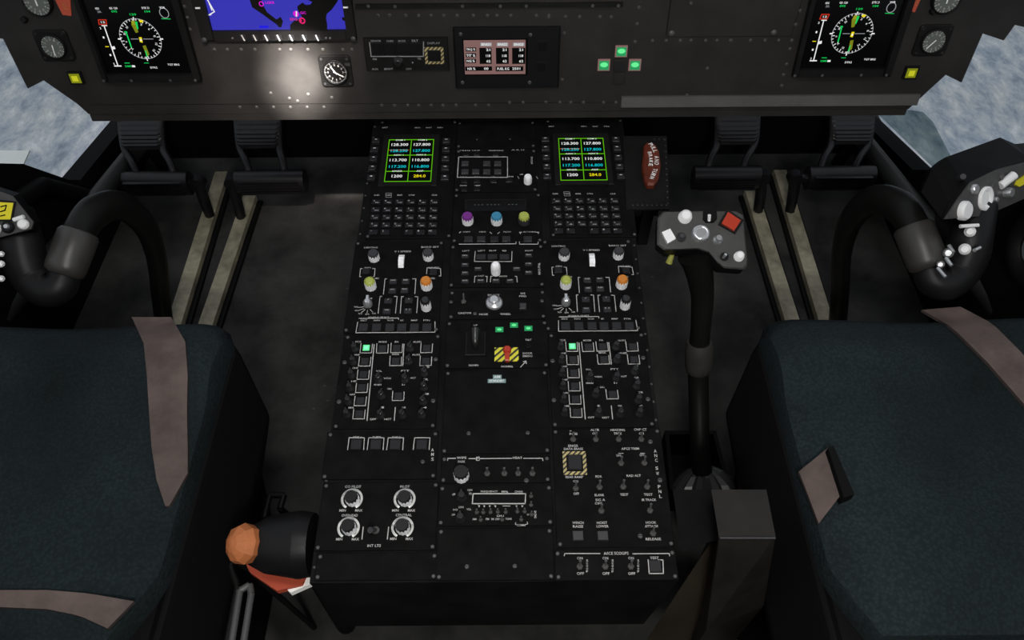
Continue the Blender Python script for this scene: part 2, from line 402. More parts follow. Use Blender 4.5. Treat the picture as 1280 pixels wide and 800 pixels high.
wallpoly('wall_left', -1, [(-.9, -.05), (2.05, -.05), (2.05, sl[2][1]-.01), (sl[2][0]+.12, sl[2][1]-.012), sl[2], sl[1], sl[0], (s0.y, s0.z), (.95, .66), (-.9, .72)])
sr = sill(1, [(1166,212), (1092,142)])
wallpoly('wall_right', 1, [(-.9, -.05), (2.05, -.05), (2.05, sr[1][1]-.01), (sr[1][0]+.12, sr[1][1]-.012), sr[1], sr[0], (.95, .62), (-.9, .72)])
# inner frame rails along the window sills, with depth
for sx, side in ((-1, 'left'), (1, 'right')):
    m = MB(); pr = sl if sx < 0 else sr
    if sx < 0: pts = [(-WX+.012, sl[2][0], sl[2][1]-.062), (-WX+.012, sl[1][0], sl[1][1]-.062), (-WX+.012, s0.y, s0.z-.062), (-WX+.012, .9, s0.z+.10)]
    else: pts = [(WX-.012, sr[1][0], sr[1][1]-.062), (WX-.012, sr[0][0], sr[0][1]-.062), (WX-.012, 1.1, sr[0][1]+.06)]
    m.tube(pts, .020, 'shell', 10, sub=1, smooth=True)
    struct('trim_1' if sx < 0 else 'trim_2', m)
m = MB(); m.rect(-1.03, 1.74, 1.03, 1.79, 0, .58, 'bulk'); struct('wall_front', m)  # near-black wall set close, standing in for the shade of the footwell
m = MB(); m.rect(-1.08, -.9, 1.08, 1.25, 2.15, 2.2, 'shell'); struct('ceiling', m)  # unseen roof, added to keep sky light off the interior
m = MB(); m.rect(-1.08, -.95, 1.08, -.9, -.05, 2.2, 'shell'); struct('wall_back', m)  # unseen rear wall, added with the roof to block sky light
# glass in the side windows
for i, sx in ((1, -1), (2, 1)):
    m = MB(); m.loft([[(sx*x, y, z) for y, z in ((.9, .2), (2.0, .2), (2.0, 1.2), (.9, 1.2))] for x in (WX+.055, WX+.061)], 'glass'); struct('window_%d' % i, m)
# smoked lower pane in the right window
P = [atX(px, py, WX+.035) for px, py in [(1080,130), (1146,140), (1158,152), (1181,197), (1166,214)]]
m = MB(); m.loft([[(WX+.045, p.y, p.z) for p in P], [(WX+.051, p.y, p.z) for p in P]], 'smoke'); o = struct('window_3', m)
# ground far below
m = MB(); m.rect(-150, -60, 150, 240, -14.2, -14, 'ground'); struct('ground', m)
# pale exterior panel outside the left window
P = [atZ(px, py, .16) for px, py in [(-60,188), (37,188), (25,214), (20,240), (-60,240)]]
m = MB(); m.loft([[p-Vector((0,0,.004)) for p in P][::-1], P[::-1]], 'pale')
m.build('exterior_panel', props={'label': 'pale exterior panel just outside the left window, above the dark sill', 'category': 'panel'})

# ================================================================ CENTRE CONSOLE
W2 = .2355
e = thing('center_console', 'long black centre console rising forward between the two seats', 'console', (0, .334, 0))
m = MB()
def cw(u, v, wv): return CON.world((u, v, wv))
top = [cw(-W2, 0, 0), cw(W2, 0, 0), cw(W2, .93, 0), cw(-W2, .93, 0)]
mid = [Vector((-.219, .337, .285)), Vector((.217, .337, .285)), Vector((.217, 1.26, .285)), Vector((-.219, 1.26, .285))]
m.loft([mid, [p-Vector((0, -.0005, .006)) for p in top], top], 'console')
for i in range(30):
    for x in (-.2318, .2318):
        q = cw(x, .02+i*.0295, 0); m.lathe(q, [(.0021, -.0004), (.0016, .0012)], 'rivet', 8, axis=CON.n)
for i in range(32):
    q = cw(-.225+i*.0145, .872, 0); m.lathe(q, [(.0019, -.0004), (.0014, .0012)], 'rivet', 8, axis=CON.n)
m.build('console_body', e, (0, .334, 0))
m = MB(); m.rect(-.205, .43, .205, 1.25, 0, .29, 'panelside'); m.build('pedestal_base', e, (0, .334, 0))

DU = CON.at((727,201)).x-CON.at((512,203)).x
CX0, CX1 = 468, 567
def cdu(du, side):
    U = Unit(CON, 'control_display_unit', 'control display unit with green-framed radio screen and keypad, %s side of the console' % side, 'control unit', 466, 568, 152.5, 299, 'control display units at the head of the console', du=du)
    sc = [cA(215,168), cA(487,168), cA(470,420), cA(188,422)]
    q = [U.L(p) for p in sc]; x0 = (q[0][0]+q[3][0])/2; x1 = (q[1][0]+q[2][0])/2; y0 = (q[2][1]+q[3][1])/2; y1 = (q[0][1]+q[1][1])/2
    m = MB(); B = .009; z = TH+.004
    for r in ((x0-B, y0-B, x0, y1+B*1.4), (x1, y0-B, x1+B, y1+B*1.4), (x0, y0-B, x1, y0), (x0, y1, x1, y1+B*1.4)): m.rect(*r, TH-.0004, z, 'bezel', ch=.0008)
    U.part('screen_bezel', m)
    m = MB(); m.rect(x0, y0, x1, y1, TH-.0004, TH+.0034, 'screen'); zz = TH+.0038
    W = x1-x0; H = y1-y0; g = .0013; e0 = .0017
    def X(t): return x0+e0+(W-2*e0)*t
    def Y(t): return y0+e0+(H-2*e0)*t
    for a, b in (((0,0),(1,0)), ((1,0),(1,1)), ((1,1),(0,1)), ((0,1),(0,0)), ((.5,0),(.5,1)), ((0,.235),(1,.235)), ((0,.62),(1,.62))):
        m.stroke((X(a[0]), Y(a[1])), (X(b[0]), Y(b[1])), g, zz, 'e_lime', th=.0002)
    m.stroke((X(.02), Y(.745)), (X(.46), Y(.745)), .0007, zz, 'e_orange', th=.0003)
    for s_, tx, ty, wd, k in (('128.300',.25,.875,.36,'e_white'), ('128.250',.25,.725,.36,'e_cyan'), ('127.800',.75,.875,.36,'e_white'), ('127.800',.75,.725,.36,'e_cyan'),
        ('113.700',.25,.50,.36,'e_white'), ('117.200',.25,.345,.36,'e_cyan'), ('110.800',.75,.50,.36,'e_white'), ('116.800',.75,.345,.36,'e_cyan'),
        ('1200',.26,.12,.22,'e_white'), ('284.0',.75,.12,.25,'e_yellow')):
        m.text(s_, (X(tx), Y(ty)), wd*W, .0068, zz+.0004, k)
    for s_, tx, ty, wd in (('COM 1',.25,.985,.2), ('COM 2',.75,.985,.2), ('NAV 1',.25,.62,.2), ('NAV 2',.75,.62,.2), ('XPNDR',.25,.235,.22), ('ADF',.75,.235,.15)):
        m.text(s_, (X(tx), Y(ty)), wd*W, .0034, zz+.0006, 'e_white')
    U.part('radio_screen', m)
    for i, y in enumerate((165, 217, 270, 325, 382)):
        for lx, xo in ((140-i*7, 0), (555-i*2.5, 0)):
            U.key(cA(lx, y), .0135, .0125, .006, 'key', 'line_select_key', mark='-', mk='printwhite', mw=.35, mh=.0012, my=.002)
    for x, t in ((195,'BRT'), (385,'MSG'), (453,'NXT'), (520,'PRV')): U.text(t, cA(x, 93), 7, .0030)
    rows = [(490, ['DIR','FUNC','MK','RTN','','CLR']), (528, list('ABCDEF')), (574, list('GHIJKL')), (618, list('MNOPQR')), (664, list('STUVWX')), (706, ['Y','Z','','/','-','SPC'])]
    for r, (y, ks) in enumerate(rows):
        for c_ in range(6):
            x = 148+c_*68.5-r*4.5+(r-2.5)*c_*.4
            if r == 0:
                if ks[c_]: U.text(ks[c_], cA(x, y), 7 if c_ != 1 else 7.5, .0030)
                if c_ == 1: U.line([cA(x-17,y-12), cA(x+17,y-12), cA(x+17,y+12), cA(x-17,y+12)], 'printdim', .0008, True)
            elif ks[c_]:
                p = cA(x, y); q = U.L(p, TH+.003); m = MB(); m.rect(q[0]-.0078, q[1]-.0055, q[0]+.0078, q[1]+.0055, TH-.0004, TH+.0032, 'keydark', ch=.0007)
                m.text(ks[c_], (q[0]-.0038, q[1]+.0022), .0026 if len(ks[c_]) == 1 else .006, .0030, TH+.0035, 'print')
                if r < 5: m.text(['123','456','789','LAT','.0','+'][(r+c_) % 6], (q[0]+.0015, q[1]-.0022), .0075, .0024, TH+.0035, 'print')
                U.part('key', m)
    U.done()
cdu(0, 'left'); cdu(DU, 'right')

def display_control(du, side):
    U = Unit(CON, 'display_control_panel', 'display control panel with white knobs, green and orange caps, %s side of the console' % side, 'control panel', 437, 552, 303, 416.5, 'display control panels below the keypads', du=du)
    U.knob(cC(212,168), .0092, .017); U.knob(cC(600,162), .0088, .017)
    U.knob(cC(186,368), .0092, .020, cap='knobolive', capr=.55, label='knob with a green cap')
    U.knob(cC(587,366), .0095, .020, cap='knoborange', capr=.72, label='knob with an orange cap')
    U.knob(cC(583,512), .0082, .024, body='knobwhite', cap='knobblack', label='tall two-tier knob', capr=.6)
    q = U.L(cC(172,520)); m = MB(); m.lathe((q[0], q[1], TH-.0004), [(.0072,0), (.0072,.008), (.004,.012)], 'steel', 16); m.rect(q[0]-.0022, q[1]-.004, q[0]+.0022, q[1]+.0105, TH+.006, TH+.013, 'steel', ch=.0008); U.part('rotary_knob', m, 'grey pointer knob')
    q = U.L(cC(412,212)); m = MB(); m.rect(q[0]-.0065, q[1]-.016, q[0]+.0065, q[1]+.016, TH-.0004, TH+.001, 'hole')
    m.lathe((q[0]-.0045, q[1], TH-.009), [(.0175,0), (.0175,.009)], 'knobwhite', 30, axis=(1,0,0), flute=.05, nf=1); U.part('thumbwheel', m, 'white serrated thumbwheel')
    for t, x, y, wd in (('LIGHTING',192,112,17), ('V I SPEED',420,140,21), ('BARO SET',615,108,22), ('FPD',170,258,8), ('ALT HDG',640,256,14), ('MIN',235,332,5), ('FD',636,332,5),
                        ('BEARING SELECT',248,612,26), ('ADF',185,477,6)): U.text(t, cC(x,y), wd, .0034)
    for t, x, y in (('NAV',88,536), ('HDG',92,562), ('TCN',115,585), ('GPS',165,588), ('VOR',214,583)): U.text(t, cC(x,y), 5, .0026)
    for a in ((102,540,140,535), (108,560,142,548), (125,575,150,556), (165,578,168,560), (205,572,188,556)): U.line([cC(a[0],a[1]), cC(a[2],a[3])], w=.0008)
    for b in ([(130,262),(118,262),(112,320),(122,320)], [(205,262),(222,262),(217,318),(210,318)], [(590,300),(594,255),(690,262),(692,315),(680,315)],
              [(305,335),(293,335),(282,445)], [(490,335),(514,335),(506,440)], [(270,460),(258,460),(244,580)], [(360,460),(380,462),(368,580)],
              [(425,462),(411,462),(402,580)], [(508,462),(528,464),(520,578)], [(98,645),(85,720),(650,716),(650,642)], [(108,618),(390,615),(390,625)]):
        U.line([cC(*p) for p in b])
    for t, x, y in (('HSI',350,352), ('MAP',440,350), ('ARC',345,418), ('PLAN',432,415), ('/',315,490), ('T',462,487), ('WX',305,565), ('( )',456,562)):
        U.key(cC(x,y), .0125, .010, .0035, mark=t, mw=.6 if len(t) > 1 else .22, mh=.0026, my=.0022)
    for i, (x, t) in enumerate(((140,'SECT'), (235,'NAV'), (330,'TACAN'), (415,'GC'), (505,'MAP'), (595,'FTN'))):
        U.text(t, cC(x+(2-i)*1.5, 632), 8 if len(t) > 2 else 4, .0028)
        U.key(cC(x-3, 678), .0142, .0135, .0035)
    q = U.L(cC(160,285)); m = MB(); m.rect(q[0]-.006, q[1]-.006, q[0]+.006, q[1]+.006, TH-.0004, TH+.003, 'keydark', ch=.0006); U.part('push_button', m)
    q = U.L(cC(640,290)); m = MB(); m.rect(q[0]-.006, q[1]-.006, q[0]+.006, q[1]+.006, TH-.0004, TH+.003, 'keydark', ch=.0006); U.part('push_button', m)
    U.done()
display_control(0, 'left'); display_control(DU, 'right')

def intercom(du, side):
    U = Unit(CON, 'audio_control_panel', 'audio panel with a lit green button atop six switches, %s side of console' % side, 'control panel', 424, 548, 419.5, 537, 'audio selector panels of the console', du=du)
    for i in range(6):
        x = 296-i*11.5+(0 if i < 5 else 2); y = 152+i*101.5
        U.rot(cF(x-98+(2-i)*1, y-8), .0060, .014, ang=100)
        U.key(cF(x-2, y-1), .0118, .0115, .0035, 'key', label='lit green push button' if i == 0 else None)
        if i == 0:
            q = U.L(cF(x-2,y-1), TH+.004); m = MB(); m.rect(q[0]-.005, q[1]-.005, q[0]+.005, q[1]+.005, TH+.003, TH+.0040, 'e_lamp'); m.rect(q[0]-.0034, q[1]-.0034, q[0]+.0034, q[1]+.0034, TH+.0036, TH+.0045, 'e_teal'); U.part('lamp_lens', m)
        U.line([cF(x-42,y-32), cF(x-50,y+40), cF(x+38,y+40), cF(x+46,y-28)])
        U.text('ICS VHF UHF HF NAV MKR'.split()[i], cF(x-62,y-46), 7, .0030)
    U.line([cF(355,128), cF(300,712)], 'print', .0013)
    for x, y, b in ((418,155,1), (528,152,1), (520,252,1), (758,152,1), (752,252,1), (540,520,1)):
        U.key(cF(x,y), .0118, .0115, .0035); U.line([cF(x-42,y-34), cF(x-46,y+39), cF(x+42,y+37), cF(x+46,y-28)])
    U.line([cF(585,125), cF(575,290)], 'print', .0012); U.line([cF(518,612), cF(510,712)], 'print', .0012)
    for t, x, y, wd in (('MODE',422,108,10), ('PA',530,107,5), ('AUX1',685,108,10), ('MASK',522,203,9), ('AUX2',678,206,10), ('VOL',392,332,7), ('VOX',458,388,10), ('MAIN',382,437,9),
                        ('PTT',593,330,10), ('HOT',655,385,7), ('ST',583,435,5), ('CALL',474,468,6), ('OFF',347,702,8), ('HOT',460,702,9), ('NR',585,612,5), ('1',420,612,3), ('2',752,395,6), ('3',760,508,6), ('4',745,612,5), ('5',770,302,3)):
        U.text(t, cF(x,y), wd, .0030)
    for x, y in ((628,140), (618,240), (385,378), (588,380), (738,330), (735,440), (728,550), (718,652), (407,505), (400,655), (568,655)): U.rot(cF(x,y), .0065, .014, ang=70)
    U.screws([cF(128,265), cF(85,568), cF(828,242), cF(808,560)], .0034)
    U.done()
intercom(0, 'left'); intercom(DU, 'right')

# ---- left column, lower
U = Unit(CON, 'antenna_switch_panel', 'small panel with four bracketed buttons in a row, marked AMS', 'control panel', 406, 547, 540.5, 600)
for i, (x, t) in enumerate(((210,'ANC 1'), (303,'AUTO'), (396,'ANC 2'), (522,''))):
    U.key(cH(x,96), .0150, .0150, .004)
    U.line([cH(x-30,65), cH(x-40,122)] if 0 else [cH(x-40,122), cH(x-33,66), cH(x+40,66), cH(x+36,122)])
    if t: U.text(t, cH(x+4,64), 11, .0034)
for t, y in (('A',124), ('M',145), ('S',168)): U.text(t, cH(574,y), 3.4, .0048)
U.screws([cH(527,180)], .003)
U.done()
U = Unit(CON, 'interior_lights_panel', 'interior lights panel with four white-ringed dimmer knobs', 'control panel', 399, 547, 604, 689)
for x, y, t in ((190,357,'CO PILOT'), (441,357,'PILOT'), (174,494,'OVERHEAD'), (431,492,'CENTRAL')):
    q = U.L(cH(x,y)); R = .0132
    for i in range(30):
        a0 = math.radians(-55+i*(290/30)); a1 = math.radians(-55+(i+1)*290/30)
        U.mb.stroke((q[0]+R*math.cos(a0), q[1]+R*math.sin(a0)), (q[0]+R*math.cos(a1), q[1]+R*math.sin(a1)), .0030, TH, 'printwhite')
    U.knob(cH(x,y-4), .0095, .017, cap='knobblack', capr=.86)
    U.text(t, cH(x+(6 if t != 'PILOT' else 2), y-58), 20 if len(t) > 5 else 12, .0036); U.text('MIN', cH(x-44,y+55), 8, .0034); U.text('MAX', cH(x+33,y+55), 9, .0034)
for x in (240, 361): U.line([cH(x+4,492), cH(x-2,548)], w=.0013)
U.text('INT LTS', cH(296,580), 17, .0036)
q = U.L(cH(296,515)); m = MB(); m.lathe((q[0]+.002, q[1]+.002, TH-.0004), [(.005,0), (.005,.003)], 'rivet', 14); m.tube([(q[0]+.002,q[1]+.002,TH+.002), (q[0]-.003,q[1]-.002,TH+.014)], [.0025,.0042], 'knobgrey', 10, sub=2); U.part('toggle_switch', m, 'leaning grey toggle')
U.done()
U = Unit(CON, 'blank_panel', 'plain black blanking panel below the interior lights panel', 'panel', 395, 547, 692, 726); U.done()

# ---- middle column
U = Unit(CON, 'blank_panel', 'plain black blanking panel between the two green radio screens, at the console head', 'panel', 571, 669, 153, 186, th=.0025); U.screws([cA(735,163), cA(930,160)], .0018); U.done()
U = Unit(CON, 'radio_control_panel', 'panel with eight small grey keys in two framed rows and a white knob', 'control panel', 569, 671, 188.5, 241)
U.line([cA(628,265), cA(915,265), cA(915,385), cA(620,385)], close=True, w=.0014)
q = [U.L(p) for p in (cA(640,270), cA(905,380))]; U.mb.rect(q[0][0], q[1][1], q[1][0], q[0][1], TH-.0005, TH+.0004, 'hole')
for x in (665, 728, 793, 858):
    for y in (300, 348):
        if (x, y) == (728, 300): continue
        U.key(cA(x,y), .0128, .0115, .004, 'knobgrey')
q = [U.L(p) for p in (cA(925,250), cA(1018,360))]; U.mb.rect(q[0][0], q[1][1], q[1][0], q[0][1], TH-.0005, TH+.0006, 'hole')
for y in (266, 293, 320, 346): U.line([cA(950,y), cA(990,y)], 'key', .0012)
for x, y in ((670,247), (733,245), (845,245), (660,405), (735,405), (830,405), (925,400), (660,455), (735,452)): U.key(cA(x,y), .011, .0085, .003, 'keydark')
for t, x, y, wd in (('FREQ UHF',695,228,25), ('TRANSPONDER',848,228,19), ('A R H',975,224,16), ('M1',655,381,8), ('M2',740,381,8), ('TK',830,381,6), ('REM',930,381,8), ('ZERO',655,434,9), ('TEST',738,434,8), ('OFF',997,368,5)): U.text(t, cA(x,y), wd, .0028)
U.text('HFGUARD', cA(1058,285), 13, .0034, rot=math.pi/2)
for x in (975, 1085): U.line([cA(x,380), cA(x+8,392)], w=.001)
U.knob(cA(1035,396), .0072, .016, cap='knobwhite', label='white knob')
U.done()
U = Unit(CON, 'guidance_panel', 'panel with purple, blue and yellow topped knobs below a dark display', 'control panel', 566, 677, 243.5, 304.5)
q = [U.L(p) for p in (cA(665,518), cA(1028,585))]
m = MB(); m.rect(q[0][0], q[1][1], q[1][0], q[0][1], TH-.0004, TH+.002, 'bezel', ch=.0006); m.rect(q[0][0]+.003, q[1][1]+.001, q[1][0]-.003, q[0][1]-.003, TH+.0015, TH+.0024, 'screen')
m.text('- - -  - - - -     - - -', ((q[0][0]+q[1][0])/2, (q[0][1]+q[1][1])/2), .075, .0012, TH+.0027, 'dial'); U.part('display', m)
for x, y, c_, l, b in ((680,628,'knobpurple','purple',1), (851,628,'knobblue','blue',1), (1012,628,'knobolive','yellow',0)):
    U.knob(cA(x,y), .0098, .018, cap=c_, label='knob with a %s cap' % l, body='knobwhite' if b else 'knobgrey', capr=.82)
for x in (685, 760, 838, 908, 1035): U.key(cA(x,745), .0142, .012, .004, 'keydark' if x == 838 else 'key')
for t, x, y, wd in (('LNAV',675,706,9), ('HDG',768,706,8), ('FLCH',913,706,9), ('ALT HOLD',1045,706,16)): U.text(t, cA(x,y), wd, .0026)
for b in ([(632,712),(640,705)], [(812,708),(822,716)], [(858,716),(868,708)], [(632,778),(965,776),(965,765)], [(985,765),(985,778),(1095,778),(1095,765)], [(1085,708),(1098,708),(1096,716)], [(992,716),(985,708),(1000,708)]): U.line([cA(*p) for p in b])
U.done()
U = Unit(CON, 'autopilot_panel', 'panel of small labelled keys around one white two-tier knob', 'control panel', 562, 680, 307.5, 360)
U.line([cD(176,98), cD(172,148), cD(358,148), cD(360,98)])
for x in (205, 262, 322): U.key(cD(x,122), .0162, .0105, .004)
for t, x in (('LEFT',208), ('PILOT',264), ('RD',322)): U.text(t, cD(x,94), 9 if t != 'RD' else 5, .0028)
for x, ys, ts in ((125, (120,163,205,245), ('FPS','YAW','BLEND','BRITE')), (443, (116,160,202), ('FDW','FTR','RHT'))):
    for y, t in zip(ys, ts): U.key(cD(x,y), .0125, .0075, .003, mark=t, mw=.65, mh=.0024, my=.001)
U.text('LEFT', cD(130,95), 9, .0028); U.text('RIGHT', cD(445,94), 10, .0028)
for x, y, t in ((190,183,'COUP'), (383,183,'STBY'), (203,243,'AUX'), (280,243,'RDHT'), (350,243,'APP')): U.key(cD(x,y), .0125, .0078, .003, mark=t, mw=.7, mh=.0024, my=.001)
for b in ([(182,222),(174,222),(172,250)], [(228,222),(236,222),(234,250)], [(262,222),(254,222),(252,250)], [(376,222),(384,222),(386,250)]): U.line([cD(*p) for p in b])
U.text('CALT', cD(205,220), 8, .0026); U.text('MODE', cD(316,222), 10, .0028)
U.text('AFCS PNL', cD(496,185), 19, .0036, rot=math.pi/2)
U.knob(cD(278,182), .0078, .024, cap='knobwhite', label='white two-tier knob', capr=.65)
U.done()
U = Unit(CON, 'nose_wheel_panel', 'panel with one large silver rotary knob, marked CASTOR and WHEEL', 'control panel', 561, 682, 364.5, 400)
q = U.L(cD(271,356)); m = MB(); m.lathe((q[0], q[1], TH-.0004), [(.0135,0), (.0135,.004), (.0105,.006), (.0085,.006), (.0078,.012), (.006,.013)], 'steel', 28); U.part('rotary_knob', m, 'silver rotary knob')
for t, x, y, wd in (('CASTOR',124,406,17), ('SELECT',268,316,15), ('NOSE',218,412,11), ('WHEEL',328,411,13), ('OFF',414,308,6), ('FWD',414,322,9)): U.text(t, cD(x,y), wd, .0034)
U.key(cD(415,368), .0105, .011, .005, 'knobgrey'); U.screws([cD(175,408), cD(55,350), cD(510,345)], .003)
U.tog(cD(118,345), .010, .8)
U.done()
U = Unit(CON, 'landing_gear_panel', 'landing gear panel with black lever slot, three green lights and red handle on yellow stripes', 'control panel', 557, 685, 402.5, 461)
q = [U.L(p) for p in (cD(128,502), cD(230,622))]; x0, y1 = q[0]; x1, y0 = q[1]
m = MB(); m.rect(x0, y0, x1, y1, TH-.0004, TH+.004, 'unitblack', ch=.001); m.rect(x0+.003, y0+.003, x1-.003, y1-.002, TH+.0035, TH+.0045, 'hole'); o = U.part('lever_gate', m)
xm = (x0+x1)/2; m = MB(); m.tube([(xm, y0+.012, TH+.003), (xm, y0+.016, TH+.016), (xm, y1-.008, TH+.022)], [.004,.0055,.0072], 'knobblack', 12, sub=3); U.part('gear_lever', m)
for x, y in ((297,488), (370,466), (442,482)): U.lamp(cD(x,y), .0142, .0108)
q = [U.L(p) for p in (cD(273,580), cD(393,648))]; m = MB(); m.rect(q[0][0], q[1][1], q[1][0], q[0][1], TH-.0004, TH+.0015, 'hazardbright'); U.part('striped_plate', m)
q = U.L(cD(336,600)); m = MB(); m.lathe((q[0], q[1], TH+.001), [(.0062,0), (.0062,.008), (.0045,.010)], 'redlens', 16); m.prism([(q[0]-.003, q[1]-.019), (q[0]+.003, q[1]-.019), (q[0]+.0045, q[1]), (q[0]-.0045, q[1])], TH+.001, TH+.008, 'redlens', ch=.001); U.part('emergency_handle', m, 'red emergency handle')
for t, x, y, wd in (('UP',178,467,5), ('DOWN',168,667,12), ('NORMAL',336,673,15), ('TEST',442,540,8), ('DOOR',438,607,12), ('EMERG',438,621,12)): U.text(t, cD(x,y), wd, .0032)
U.line([cD(403,676), cD(428,648)], w=.0010); U.line([cD(416,648), cD(430,645), cD(432,658)], w=.0010)
q = U.L(cD(443,567)); m = MB(); m.lathe((q[0], q[1], TH-.0004), [(.004,0), (.004,.0015)], 'screw', 14, kt='hole'); U.part('push_button', m)
U.done()
U = Unit(CON, 'blank_panel', 'large plain black blanking panel in the middle column, with a small pale placard', 'panel', 554, 686, 464.5, 568)
U.screws([cI(141,190), cI(368,188)], .003)
q = U.L((621,473.5)); m = MB(); m.rect(q[0]-.0058, q[1]-.0005, q[0]+.0072, q[1]+.0065, TH-.0004, TH+.0004, 'tealcard'); m.rect(q[0]-.0135, q[1]-.0072, q[0]+.0135, q[1]-.0005, TH-.0004, TH+.0004, 'tealcard')
m.text('AIM', (q[0]+.0005, q[1]+.003), .009, .004, TH+.0008, 'printwhite'); m.text('STANDBY', (q[0], q[1]-.0038), .022, .0038, TH+.0008, 'printwhite'); U.part('placard', m, 'small pale green placard')
U.done()
U = Unit(CON, 'wiper_heat_panel', 'wiper and heat panel with a ribbed white knob and four toggles', 'control panel', 551, 688, 571, 604.5)
U.knob(cI(112,345), .0108, .018, cap='knobblack', capr=.85)
for t, x, y, wd in (('WIPE',114,284,12), ('P',176,287,3), ('HEAT',329,284,12), ('PARK',114,299,9)): U.text(t, cI(x,y), wd, .0034)
U.line([cI(60,294), cI(61,286), cI(90,286)]); U.line([cI(142,287), cI(166,287)]); U.line([cI(186,287), cI(306,286)]); U.line([cI(352,286), cI(425,286), cI(426,294)])
U.line([cI(170,281), cI(182,281), cI(182,294), cI(170,294)], close=True, w=.0007)
for x in (212, 278, 331, 386): U.tog(cI(x,342))
U.screws([cI(363,371)], .0034)
U.done()
U = Unit(CON, 'frequency_panel', 'radio panel with framed frequency window and two black knobs at its left', 'control panel', 548, 691, 607.5, 658)
U.line([cI(158,422), cI(360,422), cI(358,460), cI(155,460)], close=True, w=.0014)
q = [U.L(p) for p in (cI(162,426), cI(355,457))]; m = MB(); m.rect(q[0][0], q[1][1], q[1][0], q[0][1], TH-.0004, TH+.0008, 'hole'); U.part('display', m)
for x, y in ((113,428), (108,510)): U.rot(cI(x,y), .0072, .014)
for t, x, y, wd in (('FREQUENCY',220,414,21), ('MHz',280,414,8), ('CHAN',333,414,10), ('ON',145,408,6), ('OFF',84,425,4), ('T/R',147,422,4), ('SQ',90,484,6), ('DN',112,474,6), ('VOL',142,482,6), ('OFF',82,503,4),
                    ('AM',163,520,5), ('FM',213,520,4), ('M',233,520,3), ('ON',262,507,9), ('OFF',252,520,6), ('TONE',294,519,8), ('COMM',343,543,10), ('GO',369,502,3)): U.text(t, cI(x,y), wd, .0028)
for x in (181, 201, 222, 244, 325, 347): U.mb.prism([U.L(cI(x-4,467)), U.L(cI(x,475)), U.L(cI(x+4,467))], TH-.0004, TH+.0004, 'print')
U.line([cI(272,469), cI(300,469)], w=.0008); U.text('SIDE', cI(397,502), 10, .003, rot=math.pi/2)
for x, y in ((172,492), (197,492), (225,491), (253,491), (283,491), (328,489), (356,489), (381,430), (381,464), (187,521), (270,520), (343,520), (383,500)): U.tog(cI(x,y), .006, .3, 'screw', g=.68)
for b in ([(322,533),(320,540),(328,542)], [(366,531),(368,538),(358,541)]): U.line([cI(*p) for p in b], w=.0008)
U.done()
U = Unit(CON, 'blank_panel', 'plain black blanking panel at the near end of the middle column', 'panel', 546, 692, 661, 726); U.screws([cI(134,702), cI(318,700)], .003); U.done()

# ---- right column, lower
U = Unit(CON, 'auxiliary_switch_panel', 'large switch panel with yellow striped square frame and rows of toggles', 'control panel', 693, 834, 537, 685)
for t, x, y, wd in (('ALTR',231,64,11), ('OF',231,80,6), ('HEADING',335,64,18), ('TRUE',335,80,10), ('CNP CT',438,62,16), ('ON',443,80,6), ('ENGS',132,136,12), ('DATA ERASE',134,150,24), ('REAR RAMP',138,278,22), ('ON',144,297,6), ('OFF',147,354,7),
                    ('FDR',249,276,8), ('RAD ALT',408,272,18), ('TEST',364,358,10), ('TEST',474,358,11), ('BLANK',252,360,12), ('SIG A',256,382,12), ('OFF',248,398,9), ('IR TRACK',478,382,18), ('WINCH',155,486,14), ('RAISE',155,503,13), ('HOIST',264,486,13), ('LOWER',266,502,15),
                    ('HOOK',487,485,13), ('ATTACH',488,502,16), ('RELEASE',497,560,19), ('AFCS TRIM',392,149,22), ('N',124,82,4), ('S',146,82,4), ('OFF',340,180,6), ('OFF',446,178,6)): U.text(t, cJ(x,y), wd, .0034)
for i, ch in enumerate('ANC'): U.text(ch, cJ(506+i*2.5, 160+i*21), 3.4, .0046)
for i, ch in enumerate('SW'): U.text(ch, cJ(513+i*3, 238+i*24), 3.6, .0046)
for i, ch in enumerate('PNL'): U.text(ch, cJ(524+i*3, 322+i*22), 3.4, .0046)
for p in ((124,68,118,78), (150,70,150,86), (340,170,360,168), (440,170,458,168)): U.line([cJ(p[0],p[1]), cJ(p[2],p[1])], w=.0009); 
for x, y in ((133,104), (236,104), (340,104), (443,104), (351,213), (457,212), (145,328), (253,322), (361,320), (470,320), (261,430), (483,428), (497,532)): U.tog(cJ(x,y), .012, .35)
for x, y in ((484,117), (528,292), (438,546)): U.screws([cJ(x,y)], .0034)
for x, y in ((155,543), (268,543)): U.key(cJ(x,y), .0138, .0125, .004, 'knobgrey')
q = [U.L(p) for p in (cJ(84,163), cJ(196,268))]; m = MB(); x0, y1 = q[0]; x1, y0 = q[1]; b = .0048
for r in ((x0,y0,x0+b,y1), (x1-b,y0,x1,y1), (x0+b,y0,x1-b,y0+b), (x0+b,y1-b,x1-b,y1)): m.rect(*r, TH-.0004, TH+.0012, 'hazard')
U.part('striped_frame', m, 'yellow and black striped frame')
m = MB(); m.rect(x0+b+.0015, y0+b+.0015, x1-b-.0015, y1-b-.0015, TH-.0004, TH+.006, 'key', ch=.0015); U.part('guarded_button', m)
U.done()
U = Unit(CON, 'anti_ice_panel', 'narrow panel with three toggles and a framed TEST button at the console near end', 'control panel', 693, 846, 688, 726)
U.text('A/ICE SCOOPS', cJ(328,625), 31, .0038); U.line([cJ(92,636), cJ(95,626), cJ(254,626)]); U.line([cJ(404,627), cJ(570,626), cJ(571,636)])
for x in (163, 279, 396):
    U.tog(cJ(x,683), .012, .3); U.text('ON', cJ(x,647), 7, .0034); U.text('OFF', cJ(x+3,717), 9, .0034)
    for i, ch in enumerate('SCOOP'): U.text(ch, cJ(x+33, 658+i*12.5), 2.4, .0026)
